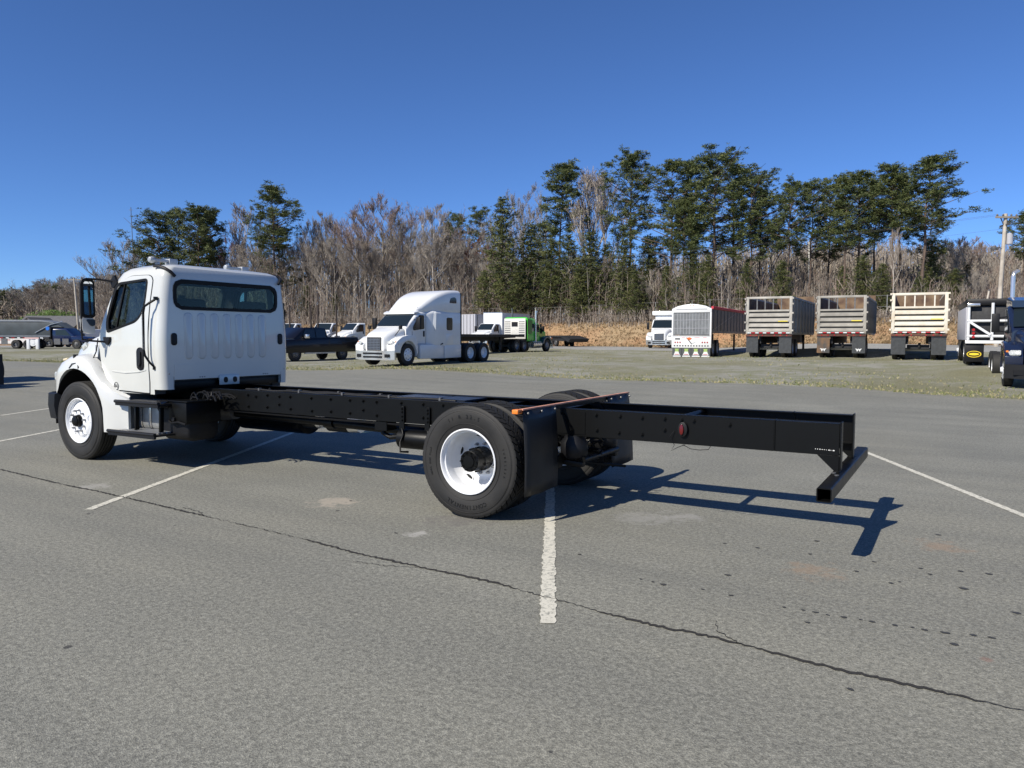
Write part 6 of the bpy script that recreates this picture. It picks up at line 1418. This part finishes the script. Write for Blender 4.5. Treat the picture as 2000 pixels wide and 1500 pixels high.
house(78, 116, 118, 4.5, 5.0, 2.6, 1.8, WWALL, ROOFG, 'small white gabled porch end in front of the wide grey roof')
house(24, 128, 30, 12, 7, 2.9, .7, WWALL, WWALL, 'long low white building at the far left above the slate trailer')
# small white vans beside the pole
for px, s, lab in ((131,92,'white van left of two beside the far utility pole'),(150,90,'white van right of two beside the far utility pole')):
    pos, rz = spot(px, s, -70)
    o_ = empty('parked_van', pos, R(-110 if px < 140 else -80), lab, 'van', 'white vans on the far lot')
    mb = MB(); mb.loft([rsec(-2.6,.95,.35,2.1,.15), rsec(1.2,.95,.35,2.1,.15), rsec(1.9,.92,.35,1.25,.1), rsec(2.6,.85,.4,1.0,.1)]); mb.build('body', WHT, o_, smooth=40)
    mb = MB(); mb.add([(1.3,-.8,1.95),(1.3,.8,1.95),(1.93,.8,1.3),(1.93,-.8,1.3)],[(0,1,2,3)]); mb.build('windshield', GLS, o_).location = (.03,0,.03)
    for sg in (-1,1):
        mb = MB(); mb.add([(.1,sg*.965,1.25),(1.3,sg*.965,1.25),(1.1,sg*.965,1.85),(.1,sg*.965,1.85)],[(0,1,2,3)]); mb.build('side_window', GLS, o_)
        for ax in (-1.7,1.7): put_wheel(o_, ax, sg*.82, 'steer', STEEL, .66)
    mb = MB(); mb.box(2.55,2.68,-.7,.7,.55,.85); mb.build('grille', DARKW, o_)
# dark trailer gooseneck beyond the green tractor
pos, rz = spot(1090, 80, 0)
gn = empty('equipment_trailer', (pos[0],pos[1],pos[2]), R(-35), 'low black equipment trailer with tilted tail right of the green tractor', 'trailer')
mb = MB(); mb.box(-3,2.6,-1.1,1.1,.95,1.12); mb.build('deck', DARKW, gn); mb = MB(); mb.prism([(2.6,-1.1,.95),(2.6,-1.1,1.1),(4.6,-1.1,.78),(4.2,-1.1,.45)],(0,2.2,0)); mb.build('tail_ramp', DARKW, gn); mb = MB(); mb.box(-3,4,-.95,-.85,.55,.95); mb.build('side_beam', DARKW, gn)
for sg in (-1,1): put_wheel(gn, .2, sg*.9, 'steer', STEEL, .8); put_wheel(gn, 1.3, sg*.9, 'steer', STEEL, .8)

# dark vehicle corner at the left edge of the lot (only its rear flap shows)
vx, vy = -14.9, 4.3
dk = empty('dark_truck', (vx, vy, Hxy(vx, vy)), R(180), 'black truck rear corner with a hanging flap cut by the left edge', 'truck')
mb = MB(); mb.prism([(.0,-.75,.12),(.03,-.75,1.05),(.03,-.1,1.05),(.0,-.1,.12)],(.03,0,0)); mb.build('mudflap', BLACKPL, dk)
mb = MB(); mb.box(.05,4,-.45,.45,.75,1.0); mb.build('frame', BLACKP, dk)
mb = MB(); mb.box(3.0,6,-1.2,1.2,1.1,2.7); mb.build('body', BLACKP, dk, bev=.04)
for sg in (-1,1): put_wheel(dk, 1.3, sg*.88, 'dual', STEEL); put_wheel(dk, 6.6, sg*.95, 'steer', STEEL)
# ================================================================== poles, lamp, fence
POLEW = mat('weathered_pole', (.50,.45,.38), .85, col2=(.34,.30,.25), nscale=2)
def pole(px_b, px_t, yt, s, r, m, label, group=None, name='utility_pole'):
    (x, y, z), _ = spot(px_b, s, 0); zt_ = topz(px_t, yt, s); tx = (px_t-px_b)/1481*s; o = empty(name, (x,y,z), 0, label, 'pole', group)
    top = Vector((.8604*tx, .5097*tx, zt_-z)); mb = MB(); mb.tube([(0,0,-.3), top*.5, top], [r, r*.85, r*.7], 10); mb.build('shaft', m, o, smooth=50); return o, top
up_, top = pole(1944, 1952, 418, 52, .16, POLEW, 'tall pale wooden utility pole with crossarm and transformer near the right edge')
ax = Vector((.8604,.5097,0)); ay = Vector((-.5097,.8604,0))
mb = MB(); c_ = top+Vector((0,0,-.25)); mb.bar(c_-ax*.75-ay*.12, c_+ax*.75-ay*.12, .12,.12); mb.build('crossarm', BARK_B, up_)
mb = MB(); mb.bar(c_-ax*.1-ay*.7+Vector((0,0,-.5)), c_+ax*.1+ay*.7+Vector((0,0,-.5)),.1,.1); mb.bar(c_+ax*.35, c_+Vector((0,0,-.75)),.05); mb.bar(c_-ax*.35, c_+Vector((0,0,-.75)),.05); mb.build('arm_brace', STEEL, up_)
for k in (-.65,-.25,.3,.65):
    mb = MB(); mb.lathe([(0,.05),(.06,.07),(.12,.05),(.16,.03)],8,'z',tuple(c_+ax*k-ay*.12+Vector((0,0,.06))),caps=True); mb.build('insulator', STEEL, up_)
q = top*.80; mb = MB(); mb.lathe([(-.35,.19),(-.33,.21),(.33,.21),(.38,.15),(.42,.05)],16,'z',tuple(q+ax*.38+Vector((0,0,.1))),caps=True); mb.build('transformer', PGREY, up_, smooth=40)
q = top*.74; mb = MB(); mb.bar(q, q-ax*.55+Vector((0,0,.1)),.05); mb.lathe([(-.10,.20),(.02,.22),(.12,.12),(.2,.08)],14,'z',tuple(q-ax*.62),caps=True); mb.build('yard_lamp', STEEL, up_, smooth=40)
mb = MB(); mb.tube([top*.3+ax*.17, top*.62+ax*.14],.03,6); mb.build('conduit', STEEL, up_)
for k, dz in enumerate((0,-.02,-.9)):
    wire = empty('overhead_wire', tuple(Vector(up_.location)+c_+ax*(-.6+.5*k)+Vector((0,0,.2+dz))), 0, ('upper overhead wire running left from the utility pole','second overhead wire running left from the utility pole','lowest overhead wire running left from the utility pole')[k], 'wire', 'overhead wires from the utility pole')
    d_ = (-ax*60+ay*48); mb = MB(); mb.tube([d_*f+Vector((0,0,-1.6*4*f*(1-f)+1.5*f)) for f in [i/16 for i in range(17)]], .006, 4); mb.build('cable', STEEL, wire)
p2, t2 = pole(1577, 1574, 472, 84, .13, mat('pale_grey_pole',(.48,.47,.44),.6), 'thin white metal pole rising behind the gap between two dump trailers', None, 'light_pole')
mb = MB(); mb.bar(t2, t2+Vector((.3,.1,.05)),.06); mb.build('pole_cap', STEEL, p2)
p3, t3 = pole(157, 150, 546, 86, .13, POLEW, 'far utility pole with crossarm left of the cab mirror')
mb = MB(); mb.bar(t3-ax*.9+Vector((0,0,-.2)), t3+ax*.9+Vector((0,0,-.2)),.12); mb.build('crossarm', BARK_B, p3)
for k in (-.8,0,.8): mb = MB(); mb.lathe([(0,.06),(.2,.04)],8,'z',tuple(t3+ax*k+Vector((0,0,-.12))),caps=True); mb.build('insulator', STEEL, p3)
p4, t4 = pole(1915, 1926, 565, 60, .09, POLEW, 'short leaning pale post below the tall utility pole', None, 'leaning_post')
mb = MB(); mb.tube([t4+Vector((0,0,-.02)), t4+Vector((0,0,.06))],.10,8); mb.build('post_cap', STEEL, p4)
# antenna mast far behind the cab
p5, t5 = pole(270, 264, 410, 118, .07, STEEL, 'thin antenna mast above the pine trees behind the white cab', None, 'antenna_mast')
mb = MB(); mb.bar(t5*.98-ax*.3, t5*.98+ax*.3,.05); mb.build('antenna_bar', STEEL, p5)
# chain link fence along the top of the bank
fe = empty('chain_link_fence', P(0, 97), 0, 'faint chain link fence with thin posts along the top of the grass bank', 'fence')
base = Vector(fe.location); pts = []
for k in range(34):
    px = 560+k*46; t, s = bear(px, -7.0); pts.append(Vector(P(t, sbm(t)+7.6))-base)
FM = mat('galvanised_fence', (.33,.33,.32), .5, .5)
pm = MB().tube([(0,0,-.2),(0,0,2.0)],.035,6).mesh('post', FM)
for q in pts: link('post', pm, fe, tuple(q))
for dz in (1.95, 1.0):
    mb = MB(); mb.tube([q+Vector((0,0,dz)) for q in pts], .015, 4); mb.build('rail', FM, fe)
# green evergreen shrub above the far house roof
F = TB(); rg = random.Random(44)
for k in range(900):
    a, b, c2 = rg.gauss(0,1), rg.gauss(0,1), rg.random(); F.tuft(Vector((a*2.6, b*1.2, c2*2.3*math.exp(-(a*.5)**2)+.3)), .35, rg, 0, 6)
(x, y, z), _ = spot(108, 134, 0); sh_ = empty('shrub', (x,y,z+3.2), R(30), 'bright green evergreen shrub rising behind the grey house roof', 'shrub'); sh_.scale = (1.05,1,1)
link('foliage', F.mesh('foliage', [mat('bright_shrub_green',(.14,.24,.035),.6,col2=(.08,.15,.025),nscale=1)]), sh_)
mb = MB(); mb.tube([(0,0,-3.5),(0,0,1.5)],.15,6); mb.build('stem', BARK_B, sh_)
